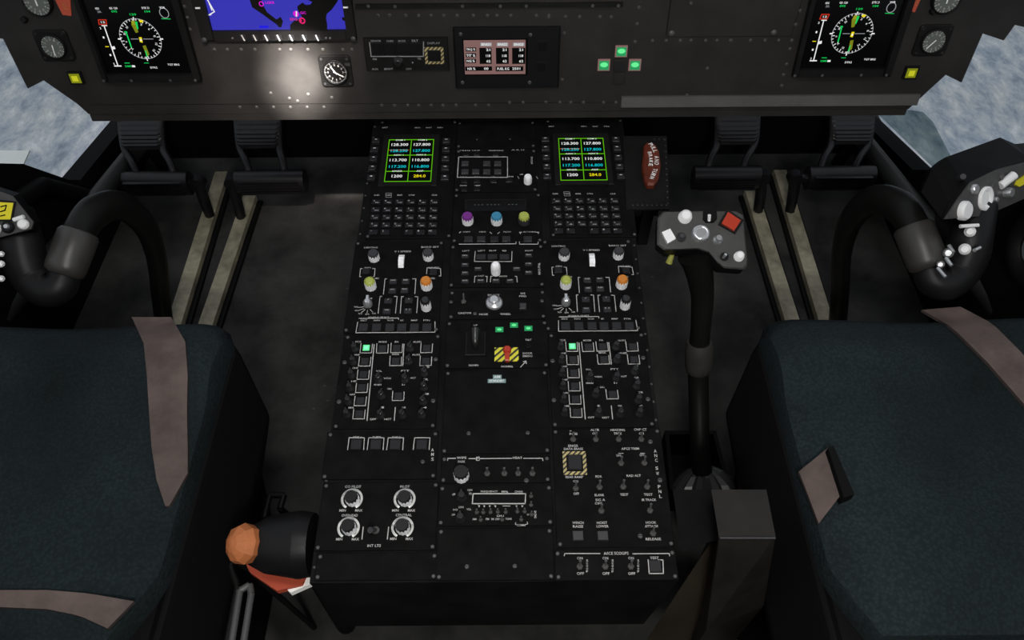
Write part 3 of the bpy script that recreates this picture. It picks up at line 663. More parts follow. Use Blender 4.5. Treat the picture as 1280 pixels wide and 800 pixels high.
U.text('TEST', cJ(502,646), 11, .0034); U.key(cJ(507,682), .0150, .0150, .004); U.line([cJ(474,655), cJ(479,717), cJ(543,717), cJ(541,655), cJ(520,655)], w=.0013)
U.done()

# ---- brake placard plate right of the console
U = Unit(CON, 'brake_handle_plate', 'grey riveted plate carrying the dark red PULL AND TURN BRAKE handle', 'plate', 785, 833, 171, 262, face='console', th=.004, base=0)
# the plate keeps its slightly splayed outline
U.mb = MB(); U.mb.prism([U.L(p) for p in ((783,262), (837,261.5), (833.5,170), (779,170))], 0, .004, 'bezel')
U.th = .004
for i in range(12): U.mb.lathe((*U.L((831.5+i*.3, 175+i*7.2)), .0036), [(.0016,0), (.0012,.001)], 'rivet', 8)
for i in range(8): U.mb.lathe((*U.L((791+i*6, 256.5)), .0036), [(.0016,0), (.0012,.001)], 'rivet', 8)
for i in range(3): U.mb.lathe((*U.L((818+i*6, 174)), .0036), [(.0016,0), (.0012,.001)], 'rivet', 8)
hp = [cB(680,195), cB(700,172), cB(745,180), cB(772,225), cB(782,310), cB(770,385), cB(742,425), cB(705,425), cB(686,395), cB(673,330), cB(672,290), cB(680,250)]
m = MB(); m.prism([U.L(p, .016) for p in reversed(hp)], .0045, .016, 'brakered', ch=.003)
pts = [(722,190), (735,205), (747,225), (754,247), (758,272), (757,298), (753,322), (746,345), (738,365), (730,386)]
def arc_text(m, s_, P, wd, ht, z):
    n = len(s_)
    for i, ch in enumerate(s_):
        if ch == ' ': continue
        t = i/(n-1)*(len(P)-1); a = min(int(t), len(P)-2); f = t-a
        A_ = Vector(U.L(cB(*P[a]), z)); B_ = Vector(U.L(cB(*P[a+1]), z)); q = A_.lerp(B_, f); d = B_-A_
        m.text(ch, (q.x, q.y), wd, ht, z, 'printwhite', math.atan2(d.y, d.x))
arc_text(m, 'PULL AND TURN', pts, .0056, .0078, .0164)
arc_text(m, 'BRAKE', [(716,240), (722,262), (724,285), (722,310)], .0056, .0070, .0164)
o = m.build('brake_handle', U.e, props={'label': 'dark red brake handle with curved white lettering'})
U.mb.build('mounting_plate', U.e)
m = MB(); c0 = CON.world((U.cx, U.cy, 0)); m.rect(-.01, .02, .01, .08, -.12, 0, 'panelside'); m.rect(-.045, .03, .02, .06, -.05, 0, 'panelside'); m.build('bracket', U.e)

# ================================================================ INSTRUMENT PANEL
outl = [(-60,-90), (-45,38), (3,49), (33.5,110.7), (53,100.5), (95.5,130), (110,143), (1136,137), (1183.5,93.5), (1203,103), (1229.6,41.6), (1256,50.5), (1270,31), (1310,40), (1340,-90)]
PE = thing('instrument_panel', 'wide dark grey riveted instrument panel spanning the cockpit above the pedals', 'instrument panel', PAN.o, PAN.rot)
pl = [PAN.at(p) for p in outl]
pl = [(q.x, min(q.y, .33)) for q in pl]
pl = [pl[i] for i in range(len(pl))]
m = MB(); m.prism(pl, -.03, 0, 'panelgrey', ch=.002)
riv = []
riv += [p3(x, 95) for x in (160,232,330,410,487,565,648,747,833,893,978,1135,1212)] + [p4(x, 103) for x in (30,133,220,345,415)]
riv += [p3(x, 647) for x in (182,262,343,410,488,560,640,760,840)] + [p3(x, 630) for x in (970,1053,1193)] + [p4(x, 630) for x in (10,98,165,243,367,443)]
riv += [p2(x, 305) for x in (138,217,303,388,540,608,713,805,928,985)] + [p2(x, 648) for x in (1168,1245)] + [p2(x, 95) for x in (1145,1217)]
riv += [p4(*q) for q in ((585,45), (573,147), (560,257), (905,20))] + [p4(x, 250) for x in (668,752,840,905,995,1065,1152,1270)] + [p5(x, 170) for x in (45,130,190,247,303)]
riv += [p5(*q) for q in ((295,205), (280,270), (268,315), (260,360), (338,45), (320,103))] + [p1(*q) for q in ((1135,40), (1153,108), (1170,180))]
riv += [p4(x, y) for x, y in ((125,203), (112,490), (1005,420), (880,585))] + [(300+i*21, 134) for i in range(6)] + [p2(x, y) for x, y in ((485,573), (600,605), (650,622), (715,580), (860,600))]
for p in riv:
    q = PAN.at(p); m.lathe((q.x, q.y, -.0005), [(.0034, 0), (.0030, .0012), (.0016, .0019)], 'rivet', 10)
# seams
def seam(ps, w=.0016):
    q = [PAN.at(p) for p in ps]
    for a, b in zip(q, q[1:]): m.stroke(a, b, w, 0, 'hole', th=.0002)
seam([p4(795,-40), p4(780,0), p4(752,218)]); seam([p4(752,228), p4(1300,224), p5(300,152), p5(345,0)], .0009)
for p in (p4(786,205), p5(227,137)):
    q = PAN.at(p); m.lathe((q.x, q.y, -.0005), [(.0052,0), (.0046,.002), (.002,.003)], 'screw', 14)
q = [PAN.at(p) for p in (p2(-10,650), p2(1050,650))]
m.stroke(PAN.at((110,131)), PAN.at((770,128)), .0010, 0, 'panelside', th=.0002)
m.build('panel_face', PE)
m = MB(); v0 = pl[6][1]; m.rect(pl[6][0]+.004, v0-.012, pl[7][0]-.004, v0, -.05, .0035, 'panelgrey', ch=.002); m.build('lower_lip', PE)
m = MB(); a = PAN.at((777,121), .004); b = PAN.at((1150,121), .004); c0 = PAN.at((777,134), .004)
m.rect(a.x, c0.y, b.x, a.y, -.0005, .006, 'alu', ch=.0015); m.build('edge_strip', PE, props={'label': 'bare grey metal edge strip'})
m = MB(); a = PAN.at((445,11), .004); b = PAN.at((779,3), .004); m.rect(a.x, a.y, b.x, b.y, -.0005, .005, 'bezel', ch=.001)
m.build('cover_strip', PE)
for x, y in ((100,38), (265,40), (680,38), (913,38), (1072,38)):
    m = MB(); q = PAN.at(p3(x,y), .005); m.lathe((q.x, q.y, .0045), [(.003,0), (.0026,.0015)], 'screw', 10); m.build('screw', PE)
for x, y in ((300,35), (458,35)):
    m = MB(); q = PAN.at(p4(x,y), .005); m.lathe((q.x, q.y, .0045), [(.003,0), (.0026,.0015)], 'screw', 10); m.build('screw', PE)
# unseen box added behind the panel to keep the footwell dark
m = MB(); m.rect(-.70, .0, .70, .30, -.32, -.035, 'bulk'); m.build('shade_box', PE)

def pfd(du, side):
    U = Unit(PAN, 'flight_display', 'flight display with compass rose on black screen, %s end of the instrument panel' % side, 'display', 100, 250, -22, 106, 'compass-rose flight displays', du=du, plate=False)
    TL, TR, BR, BL = p1(490,-95), p1(1052,-95), p1(1178,448), p1(632,452)
    q = [U.L(p, .003) for p in (TL, TR, BR, BL)]; x0 = (q[0][0]+q[3][0])/2; x1 = (q[1][0]+q[2][0])/2; y0 = (q[2][1]+q[3][1])/2; y1 = (q[0][1]+q[1][1])/2
    y1 = min(y1, .195)
    m = MB(); B = .014
    for r in ((x0-.008, y0-B, x0, y1+B), (x1, y0-B, x1+.012, y1+B), (x0, y0-B, x1, y0), (x0, y1, x1, y1+B)): m.rect(*r, 0, .012, 'bezel', ch=.003)
    U.part('screen_bezel', m)
    for x in (640, 810, 1050, 1205):
        m = MB(); s0_ = U.L(p1(x,508), .013); m.lathe((s0_[0], max(s0_[1], y0-B+.004), .0115), [(.0028,0), (.0022,.0015)], 'screw', 10); U.part('screw', m)
    m = MB(); m.rect(x0, y0, x1, y1, 0, .003, 'screen'); z = .0034
    def Q(x, y): return U.L(p1(x, y), z)
    c0 = Q(866, 240); R = (U.L(p1(988,240), z)[0]-U.L(p1(742,240), z)[0])/2; c0 = ((Q(742,240)[0]+Q(988,240)[0])/2, c0[1])
    n = 48
    for i in range(n):
        a0 = 2*math.pi*i/n; a1 = 2*math.pi*(i+1)/n
        m.stroke((c0[0]+R*math.cos(a0), c0[1]+R*math.sin(a0)), (c0[0]+R*math.cos(a1), c0[1]+R*math.sin(a1)), .0010, z, 'e_dim', th=.0002)
    for i in range(36):
        a0 = math.radians(i*10+6); l = .86 if i % 3 == 0 else .92
        m.stroke((c0[0]+R*math.cos(a0), c0[1]+R*math.sin(a0)), (c0[0]+R*l*math.cos(a0), c0[1]+R*l*math.sin(a0)), .0009, z, 'e_white', th=.0003)
    for i, t in enumerate('N 33 30 W 24 21 S 15 12 E 6 3'.split()):
        a0 = math.radians(100+i*30); m.text(t, (c0[0]+R*.76*math.cos(a0), c0[1]+R*.76*math.sin(a0)),   .0026 if len(t) == 1 else .0042, .0034, z+.0003, 'e_white', a0-math.pi/2)
    def poly(pts, k, zz=.0005): P = [Q(*p) for p in pts]; m.add([(x, y, z+zz) for x, y in P], [tuple(reversed(range(len(P))))], k)
    poly([(808,150),(838,140),(852,198),(836,202)], 'e_olive'); poly([(830,132),(845,132),(852,178),(845,180)], 'e_green', .0006); poly([(808,128),(828,124),(832,150),(812,152)], 'e_amber', .0007)
    poly([(856,122),(878,122),(884,136),(862,138)], 'e_yellow'); poly([(878,282),(896,278),(920,335),(905,348)], 'e_olive'); poly([(893,310),(900,310),(910,350),(902,350)], 'e_green', .0006)
    poly([(855,228),(872,228),(880,262),(862,258)], 'e_yellow', .0007); poly([(862,240),(873,240),(875,252),(864,250)], 'e_white', .0008)
    for a, b, k, w_ in (((768,196),(780,198),'e_green',.0016), ((775,196),(808,290),'e_green',.0018), ((808,240),(850,240),'e_dim',.0008), ((882,240),(942,240),'e_dim',.0008), ((730,240),(742,240),'e_white',.002), ((988,240),(1000,240),'e_white',.002),
                        ((820,108),(824,126),'e_white',.0015), ((902,352),(908,372),'e_white',.0015), ((640,158),(726,405),'e_white',.0016), ((628,158),(656,158),'e_white',.0014), ((706,406),(744,406),'e_white',.0018), ((650,287),(668,287),'e_yellow',.001), ((995,115),(1048,117),'e_green',.0008), ((768,388),(796,388),'e_green',.0009), ((888,388),(914,388),'e_green',.0007)):
        m.stroke(Q(*a), Q(*b), w_, z, k, th=.0003)
    def tx(t, x, y, wd, k, ht=.0034): U_q = Q(x, y); mpp = .00137; m.text(t, U_q, wd*mpp, ht, z+.0004, k)
    for t, x, y, wd, k in (('HDG',598,52,4.5,'e_white'), ('20.',612,72,5,'e_dim'), ('GS 120',697,50,10,'e_white'), ('095',703,70,7,'e_green'), ('DTK 21',895,48,9,'e_white'), ('104',907,70,7,'e_green'), ('120',818,88,8,'e_green'),
                           ('VOR',998,46,7,'e_white'), ('2',618,173,2,'e_white'), ('1',638,230,2,'e_white'), ('1',680,338,2,'e_white'), ('2',702,392,2,'e_white'), ('DME',790,407,8,'e_green'), ('-',822,407,4,'e_white'), ('DTK2',947,415,9,'e_white'), ('TGT BRG',1068,397,15,'e_white')): tx(t, x, y, wd, k)
    b = [Q(606,122), Q(652,122), Q(656,150), Q(610,150)]
    for i in range(4): m.stroke(b[i], b[(i+1) % 4], .0014, z, 'e_red', th=.0003)
    tx('12', 634, 136, 5, 'e_white'); poly([(682,288),(704,283),(712,300),(692,306)], 'e_white')
    cc = Q(1010, 80)
    for i in range(20):
        a0 = 2*math.pi*i/20; a1 = 2*math.pi*(i+1)/20; r = .0082
        m.stroke((cc[0]+r*.9*math.cos(a0), cc[1]+r*math.sin(a0)), (cc[0]+r*.9*math.cos(a1), cc[1]+r*math.sin(a1)), .0010, z, 'e_dim', th=.0003)
    U.part('screen', m)
DP = PAN.at((1062.5,43.6)).x-PAN.at((175.7,48.7)).x
pfd(0, 'left'); pfd(DP, 'right')

# map display
U = Unit(PAN, 'map_display', 'map display with black coastline on a blue screen, at the panel top', 'display', 249, 449, -30, 52, plate=False)
q = [U.L(p, .003) for p in (p2(92,0), p2(130,182), p2(940,182), p2(925,0))]; x0 = (q[0][0]+q[1][0])/2-.002; x1 = (q[2][0]+q[3][0])/2+.002; y0 = (q[1][1]+q[2][1])/2; y1 = .200; U.h = max(U.h, .2)
m = MB(); bl = U.L(p2(60,257), .012); br = U.L(p2(1012,250), .012)
for r in ((bl[0], bl[1], x0, y1+.01), (x1, bl[1], br[0], y1+.01), (x0, bl[1], x1, y0), (x0, y1, x1, y1+.01)): m.rect(*r, 0, .011, 'bezel', ch=.002)
U.part('screen_bezel', m)
m = MB(); m.rect(x0, y0, x1, y1, 0, .003, 'e_blue'); z = .0034
def Q(x, y): return U.L(p2(x, y), z)
def poly(pts, k, zz=.0):
    P = [Q(*p) for p in pts]; m.add([(x, y, z+zz) for x, y in P], [tuple(reversed(range(len(P))))], k)
poly([(335,-60),(420,-60),(430,20),(462,75),(520,120),(545,103),(560,130),(550,168),(535,168),(520,150),(480,122),(440,92),(400,65),(370,45)], 'e_black')
poly([(695,-70),(915,-70),(895,10),(860,60),(830,85),(825,110),(832,150),(832,182),(605,182),(603,155),(625,130),(680,110),(650,60),(648,38),(680,15),(700,30),(728,28),(740,12),(712,0)], 'e_black')
poly([(922,105),(940,108),(940,130),(925,122)], 'e_black', .0001); poly([(415,157),(470,157),(470,172),(415,172)], 'e_blue2', .0001)
for a, b in (((90,-10),(138,72)), ((138,72),(104,92)), ((104,92),(116,90)), ((98,0),(122,62))): m.stroke(Q(*a), Q(*b), .0016, z, 'e_white', th=.0003)
def ring(c_, r, k, w_=.0012):
    c_ = Q(*c_)
    for i in range(16):
        a0 = 2*math.pi*i/16; a1 = 2*math.pi*(i+1)/16; m.stroke((c_[0]+r*math.cos(a0), c_[1]+r*math.sin(a0)), (c_[0]+r*math.cos(a1), c_[1]+r*math.sin(a1)), w_, z, k, th=.0004)
ring((427,24), .0035, 'e_mag'); ring((678,127), .0042, 'e_pink', .0020); ring((640,85), .0030, 'e_mag', .0030)
m.stroke(Q(643,72), Q(643,98), .002, z, 'e_white', th=.0007)
for t, x, y, wd, k in (('LGKR',480,15,11,'e_mag'), ('GC',684,78,7,'e_mag'), ('EFG',627,118,9,'e_pink'), ('J',668,127,3,'e_pink')): m.text(t, Q(x,y), wd*.00137, .0042, z+.0006, k)
U.part('screen', m)
for x in (315, 387, 457, 533, 610, 690, 770):
    m = MB(); q = U.L(p2(x,232), .013); m.rect(q[0]-.006, q[1]-.0045, q[0]+.006, q[1]+.0045, .0105, .0135, 'key', ch=.0006); m.stroke((q[0]-.0012, q[1]+.004), (q[0]+.0012, q[1]-.004), .0022, .0138, 'print'); U.part('bezel_key', m)
for x, y, r in ((75,248,.0048), (992,240,.0048), (250,236,.002), (825,234,.0018), (850,236,.0018)):
    m = MB(); q = U.L(p2(x,y), .012); m.lathe((q[0], q[1], .0105), [(r,0), (r*.9,.0025), (r*.4,.003)], 'knobgrey' if r > .003 else 'screw', 12); U.part('screw', m)
for x, y in ((35,50), (945,46)):
    m = MB(); q = U.L(p2(x,y), .012); m.rect(q[0]-.004, q[1]-.0012, q[0]+.004, q[1]+.0012, .0 if x < 60 else .0105, .0125, 'white'); U.part('index_mark', m)

# center panels
U = Unit(PAN, 'dispenser_panel', 'rectangular panel with four dark windows, round knob and yellow striped square', 'control panel', 456.5, 561, 46, 87, face='bezel', th=.006, ch=.0015)
U.line([p3(108,262), p3(118,347), p3(440,347), p3(440,258)], 'printdim', .0016)
for x in (157, 237, 315, 392):
    q = U.L(p3(x,302)); m = MB(); m.rect(q[0]-.0098, q[1]-.0100, q[0]+.0098, q[1]+.0100, .0055, .0075, 'keydark', ch=.0008); U.part('counter_window', m)
for t, x, y, wd in (('SENSOR',147,252,13), ('CHRD',234,252,9), ('MODE',307,252,9), ('DLT',388,250,8), ('DISPLAY',503,265,16), ('PM',140,364,5), ('TEL',415,360,5), ('AUX',142,425,8), ('BRIGHT',226,424,11), ('OFF',350,424,7)): U.text(t, p3(x,y), wd, .0036, k='printdim')
q = U.L(p3(285,380)); m = MB(); m.lathe((q[0], q[1], .0055), [(.0098,0), (.0098,.003), (.0072,.0032), (.0072,.010), (.005,.011)], 'knobblack', 24); U.part('rotary_knob', m)
for p in ((373,385),): 
    q = U.L(p3(*p)); m = MB(); m.lathe((q[0], q[1], .0055), [(.0016,0), (.0014,.001)], 'steel', 8); U.part('indicator_dot', m)
q = [U.L(p) for p in (p3(445,290), p3(568,392))]; x0, y1 = q[0]; x1, y0 = q[1]; b = .0048; m = MB()
for r in ((x0,y0,x0+b,y1), (x1-b,y0,x1,y1), (x0+b,y0,x1-b,y0+b), (x0+b,y1-b,x1-b,y1)): m.rect(*r, .0055, .0075, 'hazard')
U.part('striped_frame', m, 'yellow and black striped frame')
m = MB(); m.rect(x0+b, y0+b, x1-b, y1-b, .0055, .010, 'keydark', ch=.0015); U.part('guarded_button', m)
U.done(screws=False)
U = Unit(PAN, 'engine_display', 'rounded black unit with pinkish three-column engine readout and two square holes', 'display', 568, 699.5, 32.5, 108, face='unitblack', th=.010, ch=.003)
q = [U.L(p) for p in (p3(686,247), p3(1067,454))]; x0, y1 = q[0]; x1, y0 = q[1]
m = MB(); m.rect(x0-.002, y0-.002, x1+.004, y1+.002, .0095, .0105, 'screen'); m.rect(x0, y0, x1, y1, .010, .0108, 'e_rose'); z = .0111
def Q(x, y): return U.L(p3(x, y), z)
def bx_(a, b, k='e_black', zz=0): A_ = Q(*a); B_ = Q(*b); m.rect(A_[0], B_[1], B_[0], A_[1], z-.0003+zz, z+zz, k)
for a, b in (((783,295),(860,393)), ((885,295),(965,393)), ((985,295),(1066,393)), ((700,293),(764,316)), ((700,328),(764,352)), ((700,363),(764,388)), ((696,410),(862,435)), ((884,410),(1054,437))): bx_(a, b)
for t, x, y, wd in (('ENG1',825,273,11), ('ENG2',926,273,11), ('ENG3',1026,273,11)): bx_((x-35,y-10), (x+35,y+11), 'e_dim'); m.text(t, Q(x,y), wd*.0014, .0042, z+.0003, 'e_white')
for t, x, y, wd in (('TRQ %',731,305,11), ('TIT %',731,341,11), ('NG %',731,375,10), ('21',838,306,5), ('21',938,306,5), ('21',1040,306,5), ('118',838,343,5.5), ('118',938,343,5.5), ('118',1040,343,5.5), ('62',840,376,5), ('62',940,376,5), ('62',1041,376,5),
                    ('NR %',735,423,10), ('00',826,422,5.5), ('FUEL KG',930,423,15), ('2501',1011,422,10)): m.text(t, Q(x,y), wd*.0014, .0044, z+.0003, 'e_white')
U.part('screen', m)
for x in (1172, 1165):
    y = 285 if x == 1172 else 415
    q = U.L(p3(x,y)); m = MB(); m.rect(q[0]-.0105, q[1]-.0105, q[0]+.0105, q[1]+.0105, .0095, .0108, 'bezel', ch=.0005); m.rect(q[0]-.0075, q[1]-.0075, q[0]+.0075, q[1]+.0075, .0104, .0112, 'hole'); U.part('button_recess', m)
U.screws([p3(668,210), p3(1098,214), p3(680,507), p3(1093,507)], .0034)
U.done(screws=False)

# five square lights
for px_, py_, k, l in ((*p4(475,313),1,'topmost of the square indicator lights, lit green'), (*p4(368,397),1,'square indicator light, lit green, left end of the cross'), (*p4(558,397),1,'square indicator light, lit green, right end of the cross'),
                       (*p4(466,397),0,'unlit grey square light at the centre of the cross of lights'), (*p4(460,478),0,'lowest of the square lights, unlit brownish grey')):
    U = Unit(PAN, 'indicator_light', l, 'indicator light', px_-7.5, px_+7.5, py_-7, py_+7, 'cross of square indicator lights', plate=False)
    w_, h_ = U.w, U.h; m = MB(); m.rect(-w_/2, 0, w_/2, h_, 0, .004, 'e_rose' if k else 'panelgrey', ch=.0008)
    U.part('lamp_frame', m)
    if k:
        m = MB(); m.rect(-w_*.40, h_*.1, w_*.40, h_*.9, .0035, .0042, 'e_lampg'); m.prism([(w_*.32*math.cos(a*math.pi/8), h_*.56+h_*.22*math.sin(a*math.pi/8)) for a in range(16)], .004, .0047, 'e_lamp'); U.part('lamp_lens', m, 'glowing green lens')
    else:
        m = MB(); m.rect(-w_*.40, h_*.1, w_*.40, h_*.9, .0035, .0045, 'key' if l.startswith('unlit') else 'brakered' if 0 else 'panelgrey', ch=.0006); U.part('lamp_lens', m)

# dials
def dial(c_, r, label, name='pressure_gauge', plate=None, dark=False, needle=(250,), ticks=12, group=None, hands=None):
    q = PAN.at(c_, .008); e_ = thing(name, label, 'gauge' if name != 'clock' else 'clock', PAN.world((q.x, q.y, 0)), PAN.rot, group)
    if plate:
        m = MB(); a, b = plate; P = []
        for sx, sy in ((1,1), (-1,1), (-1,-1), (1,-1)):
            for t in range(4):
                an = math.atan2(sy, sx)-math.pi/4+t*math.pi/6; P.append((sx*(a-.006)+.006*math.cos(an), sy*(b-.006)+.006*math.sin(an)))
        m.prism(P, 0, .005, 'bezel', ch=.0015); m.build('mounting_plate', e_)
        for sx, sy in ((1,1), (-1,1), (-1,-1), (1,-1)):
            m = MB(); m.lathe((sx*(a-.006), sy*(b-.006), .0045), [(.0028,0), (.002,.0016)], 'knobgrey' if dark else 'panelgrey', 10); m.build('screw', e_)
    m = MB(); m.lathe((0,0,0), [(r*1.12,0), (r*1.12,.009), (r*1.0,.011), (r*.97,.0075)], 'unitblack', 40); m.build('dial_rim', e_)
    m = MB(); m.lathe((0,0,.004), [(r*.97,0), (r*.97,.0040)], 'dialdark' if dark else 'dial', 40); z = .0083
    for i in range(ticks*2 if not dark else 60):
        big = i % (2 if not dark else 5) == 0; a0 = 2*math.pi*i/(ticks*2 if not dark else 60); l = .80 if big else .89
        m.stroke((r*.94*math.cos(a0), r*.94*math.sin(a0)), (r*l*math.cos(a0), r*l*math.sin(a0)), .0011 if big else .0007, z, 'print' if not dark else 'printdim', th=.0002)
    for i in range(ticks):
        a0 = math.pi/2-2*math.pi*i/ticks; m.text(str(i if i or not dark else 12), (r*.64*math.cos(a0), r*.64*math.sin(a0)), r*.13, r*.17, z+.0003, 'print')
    m.build('dial_face', e_)
    for j, (an, l, wd) in enumerate(hands or ((250,.7,.0016),)):
        m = MB(); a0 = math.radians(an); m.stroke((-r*.15*math.cos(a0), -r*.15*math.sin(a0)), (r*l*math.cos(a0), r*l*math.sin(a0)), wd, z+.001+j*.0008, 'printwhite', th=.0006); m.build('needle', e_)
    return e_
dial(p1(325,288), .0195, 'round gauge in a square plate beside the left flight display', plate=(.029,.027), hands=((265,.75,.0014),))
dial(p1(225,15), .0215, 'round gauge partly cut by the top left of the panel, above the square-plated gauge', plate=None, hands=((270,.2,.002),))
dial((1167.5,52), .0195, 'round gauge in a square plate beside the right flight display', plate=(.029,.027), hands=((230,.75,.0014),))
dial((1184,0), .0215, 'round gauge partly cut by the top right of the panel, above the square-plated gauge', plate=None, hands=((270,.2,.002),))
ck = dial(p2(883,445), .0205, 'small black clock with white hands in a bolted square plate', name='clock', plate=(.0285,.0285), dark=True, hands=((125,.55,.0018), (330,.72,.0016)))
m = MB(); q = PAN.at(p2(955,400), .008); b = PAN.at(p2(883,445), .008); m.rect(q.x-b.x-.005, q.y-b.y-.0025, q.x-b.x+.005, q.y-b.y+.0025, .0045, .008, 'knobgrey', ch=.001); m.build('setting_lever', ck)
# master caution lights
for c_, sd in ((p1(466,480), 'left'), (p5(804,306), 'right')):
    q = PAN.at(c_, .003); e_ = thing('caution_light', 'square yellow caution light near the lower %s corner of the instrument panel' % sd, 'indicator light', PAN.world((q.x, q.y, 0)), PAN.rot, 'yellow caution lights')
    m = MB(); m.rect(-.0125, -.0115, .0125, .0115, 0, .005, 'unitblack', ch=.001); m.build('lamp_frame', e_)
    m = MB(); m.rect(-.009, -.0085, .009, .0085, .0045, .006, 'e_olive', ch=.0005); m.rect(-.005, -.0048, .005, .0048, .0055, .0068, 'e_lampy'); m.build('lamp_lens', e_)
# orange markers at the top
for c_, sd, ww in ((p1(400,40), 'left', .014), (p5(830,12), 'right', .006)):
    q = PAN.at(c_, .003); e_ = thing('warning_placard', 'small orange-red warning placard beside the top %s gauge' % sd, 'placard', PAN.world((q.x, q.y, 0)), PAN.rot)
    m = MB(); m.prism([(-ww*.7,-.014), (ww*.3,-.016), (ww*.9,.012), (ww*.2,.018), (-ww,.018)], 0, .002, 'red'); m.build('placard_face', e_)
    m = MB(); m.text('E', (0,0), ww*.5, .010, .0026, 'orange'); m.build('lettering', e_)
for c_ , l in ((p1(155,118), 'left'), (p5(893,45), 'right')):
    q = PAN.at(c_); m = MB(); m.lathe((0,0,0), [(.0055,0), (.0055,.005), (.003,.008)], 'keydark', 16); e_ = m.build('setting_knob', props={'label': 'small dark setting knob under the top %s gauge' % l, 'category': 'knob'}); e_.location = PAN.world((q.x, q.y, 0)); e_.rotation_euler = PAN.rot.to_euler()

# ================================================================ SEATS
def sm(a, b, x): t = max(0.0, min(1.0, (x-a)/(b-a))); return t*t*(3-2*t)
XI, XO, YB, YF = .437, .955, .268, .765     # inner edge, outer edge, back, front
def seat_h(ax, y):      # ax = |x|
    s = (ax-XI)/(XO-XI); t = (y-YB)/(YF-YB)
    d = min(s, 1-s)*(XO-XI); db = t*(YF-YB)
    h = .470 - .012*math.exp(-((s-.5)/.23)**2)*sm(.15,.6,t)
    h += .020*math.exp(-((t-.83)/.10)**2) - .020*sm(.94,1.0,t)**2
    bol = -.42*max(0, .046-d)*(1-.5*sm(.8,1,t))          # sloping side facets
    bb = -.35*max(0, .050-db)
    return h+.016+min(bol, bb)
def seat(sx, side):
    e_ = thing('pilot_seat', '%s seat with dark teal woven cushion in a black shell' % side, 'seat', (sx*.70, .5, 0))
    off = (sx*.70, .5, 0)
    m = MB(); n1, n2 = 44, 44; vs_ = []; fs = []
    for j in range(n2+1):
        for i in range(n1+1):
            s = i/n1; t = j/n2; s = s; ax = XI+(XO-XI)*s; y = YB+(YF-YB)*t
            # corner rounding of the plan outline
            c_ = .03; dx = min(s, 1-s)*(XO-XI)
            if t > .5 and dx < c_: y -= (c_-math.sqrt(max(0, c_*c_-(c_-dx)**2)))*sm(.5,1,t)
            k_ = 1-.17*max(0, 1-t/.17); ax = (XI+XO)/2+(ax-(XI+XO)/2)*k_
            vs_.append((sx*ax, y, seat_h(XI+(XO-XI)*s, YB+(YF-YB)*t)))
    for j in range(n2):
        for i in range(n1):
            a = j*(n1+1)+i; q = (a, a+1, a+n1+2, a+n1+1); fs.append(q if sx > 0 else tuple(reversed(q)))
    m.add(vs_, fs, 'fabric', True)
    ringi = [i for i in range(n1+1)]+[(j+1)*(n1+1)+n1 for j in range(n2)]+[n2*(n1+1)+i for i in range(n1-1, -1, -1)]+[j*(n1+1) for j in range(n2-1, 0, -1)]
    top_ = [vs_[i] for i in ringi]; cxy = (sx*(XI+XO)/2, (YB+YF)/2)
    r1 = [(x+(x-cxy[0])*.02, y+(y-cxy[1])*.02, z-.02) for x, y, z in top_]; r2 = [(x+(x-cxy[0])*.01, y+(y-cxy[1])*.01, .405) for x, y, z in top_]
    if sx < 0: top_, r1, r2 = top_[::-1], r1[::-1], r2[::-1]
    m.loft([r2, r1, top_], 'fabric', cap=False, smooth=True)
    m.build('cushion', e_, off)
    def R(xi, xo, yb, yf, z, c_=.02): 
        r = [(xi, yb), (xo, yb), (xo, yf), (xi+c_*1.5, yf), (xi, yf-c_*2)]
        r = [(sx*x, y, z) for x, y in r]; return r if sx > 0 else r[::-1]
    m = MB(); m.loft([R(.43,.93,.30,.60,0), R(.42,.96,.20,.66,.22), R(.384,.975,.18,.705,.34), R(.425,.965,.215,.775,.425), R(.432,.958,.235,.768,.438), R(.445,.95,.25,.75,.430)], 'seatshell')
    m.build('seat_shell', e_, off, bevel=.006)
    return e_, off
def strap(e_, off, sx, left, right, name='harness_strap', label=None, lift=.004, nseg=14):
    # two px polylines (same count) laid over the cushion
    def samp(P, t):
        f = t*(len(P)-1); i = min(int(f), len(P)-2); a = f-i; return (P[i][0]*(1-a)+P[i+1][0]*a, P[i][1]*(1-a)+P[i+1][1]*a)
    def drop(p):
        z = .49
        for _ in range(12):
            q = atZ(*p, z); ax = abs(q.x); z = .5*z+.5*(seat_h(min(max(ax, XI), XO), min(max(q.y, YB), YF))+lift)
            if ax < XI: z = z-.5*max(0, XI-ax)
        return atZ(*p, z)
    rows = []
    for j in range(nseg+1):
        a = samp(left, j/nseg); b = samp(right, j/nseg)
        rows.append([drop((a[0]*(1-i/6)+b[0]*i/6, a[1]*(1-i/6)+b[1]*i/6)) for i in range(7)])
    m = MB(); n = 7; vs_ = [p+Vector((0,0,.0015)) for r in rows for p in r]; vb = [p-Vector((0,0,.004)) for r in rows for p in r]; N = len(vs_)
    fs = []; 
    for j in range(nseg):
        for i in range(6):
            a = j*n+i; fs.append((a, a+1, a+n+1, a+n))
    nrm = (vs_[1]-vs_[0]).cross(vs_[n]-vs_[0])
    if nrm.z < 0: fs = [tuple(reversed(f)) for f in fs]
    m.add(vs_, fs, 'strap', True)
    rim = [i for i in range(n)]+[(j+1)*n+n-1 for j in range(nseg)]+[nseg*n+i for i in range(n-2, -1, -1)]+[j*n for j in range(nseg-1, 0, -1)]
    L = len(rim); m.add([vs_[i] for i in rim]+[vb[i] for i in rim], [(k, (k+1) % L, L+(k+1) % L, L+k) for k in range(L)], 'strapedge')
    return m.build(name, e_, off, props={'label': label} if label else None)
eL, oL = seat(-1, 'left')
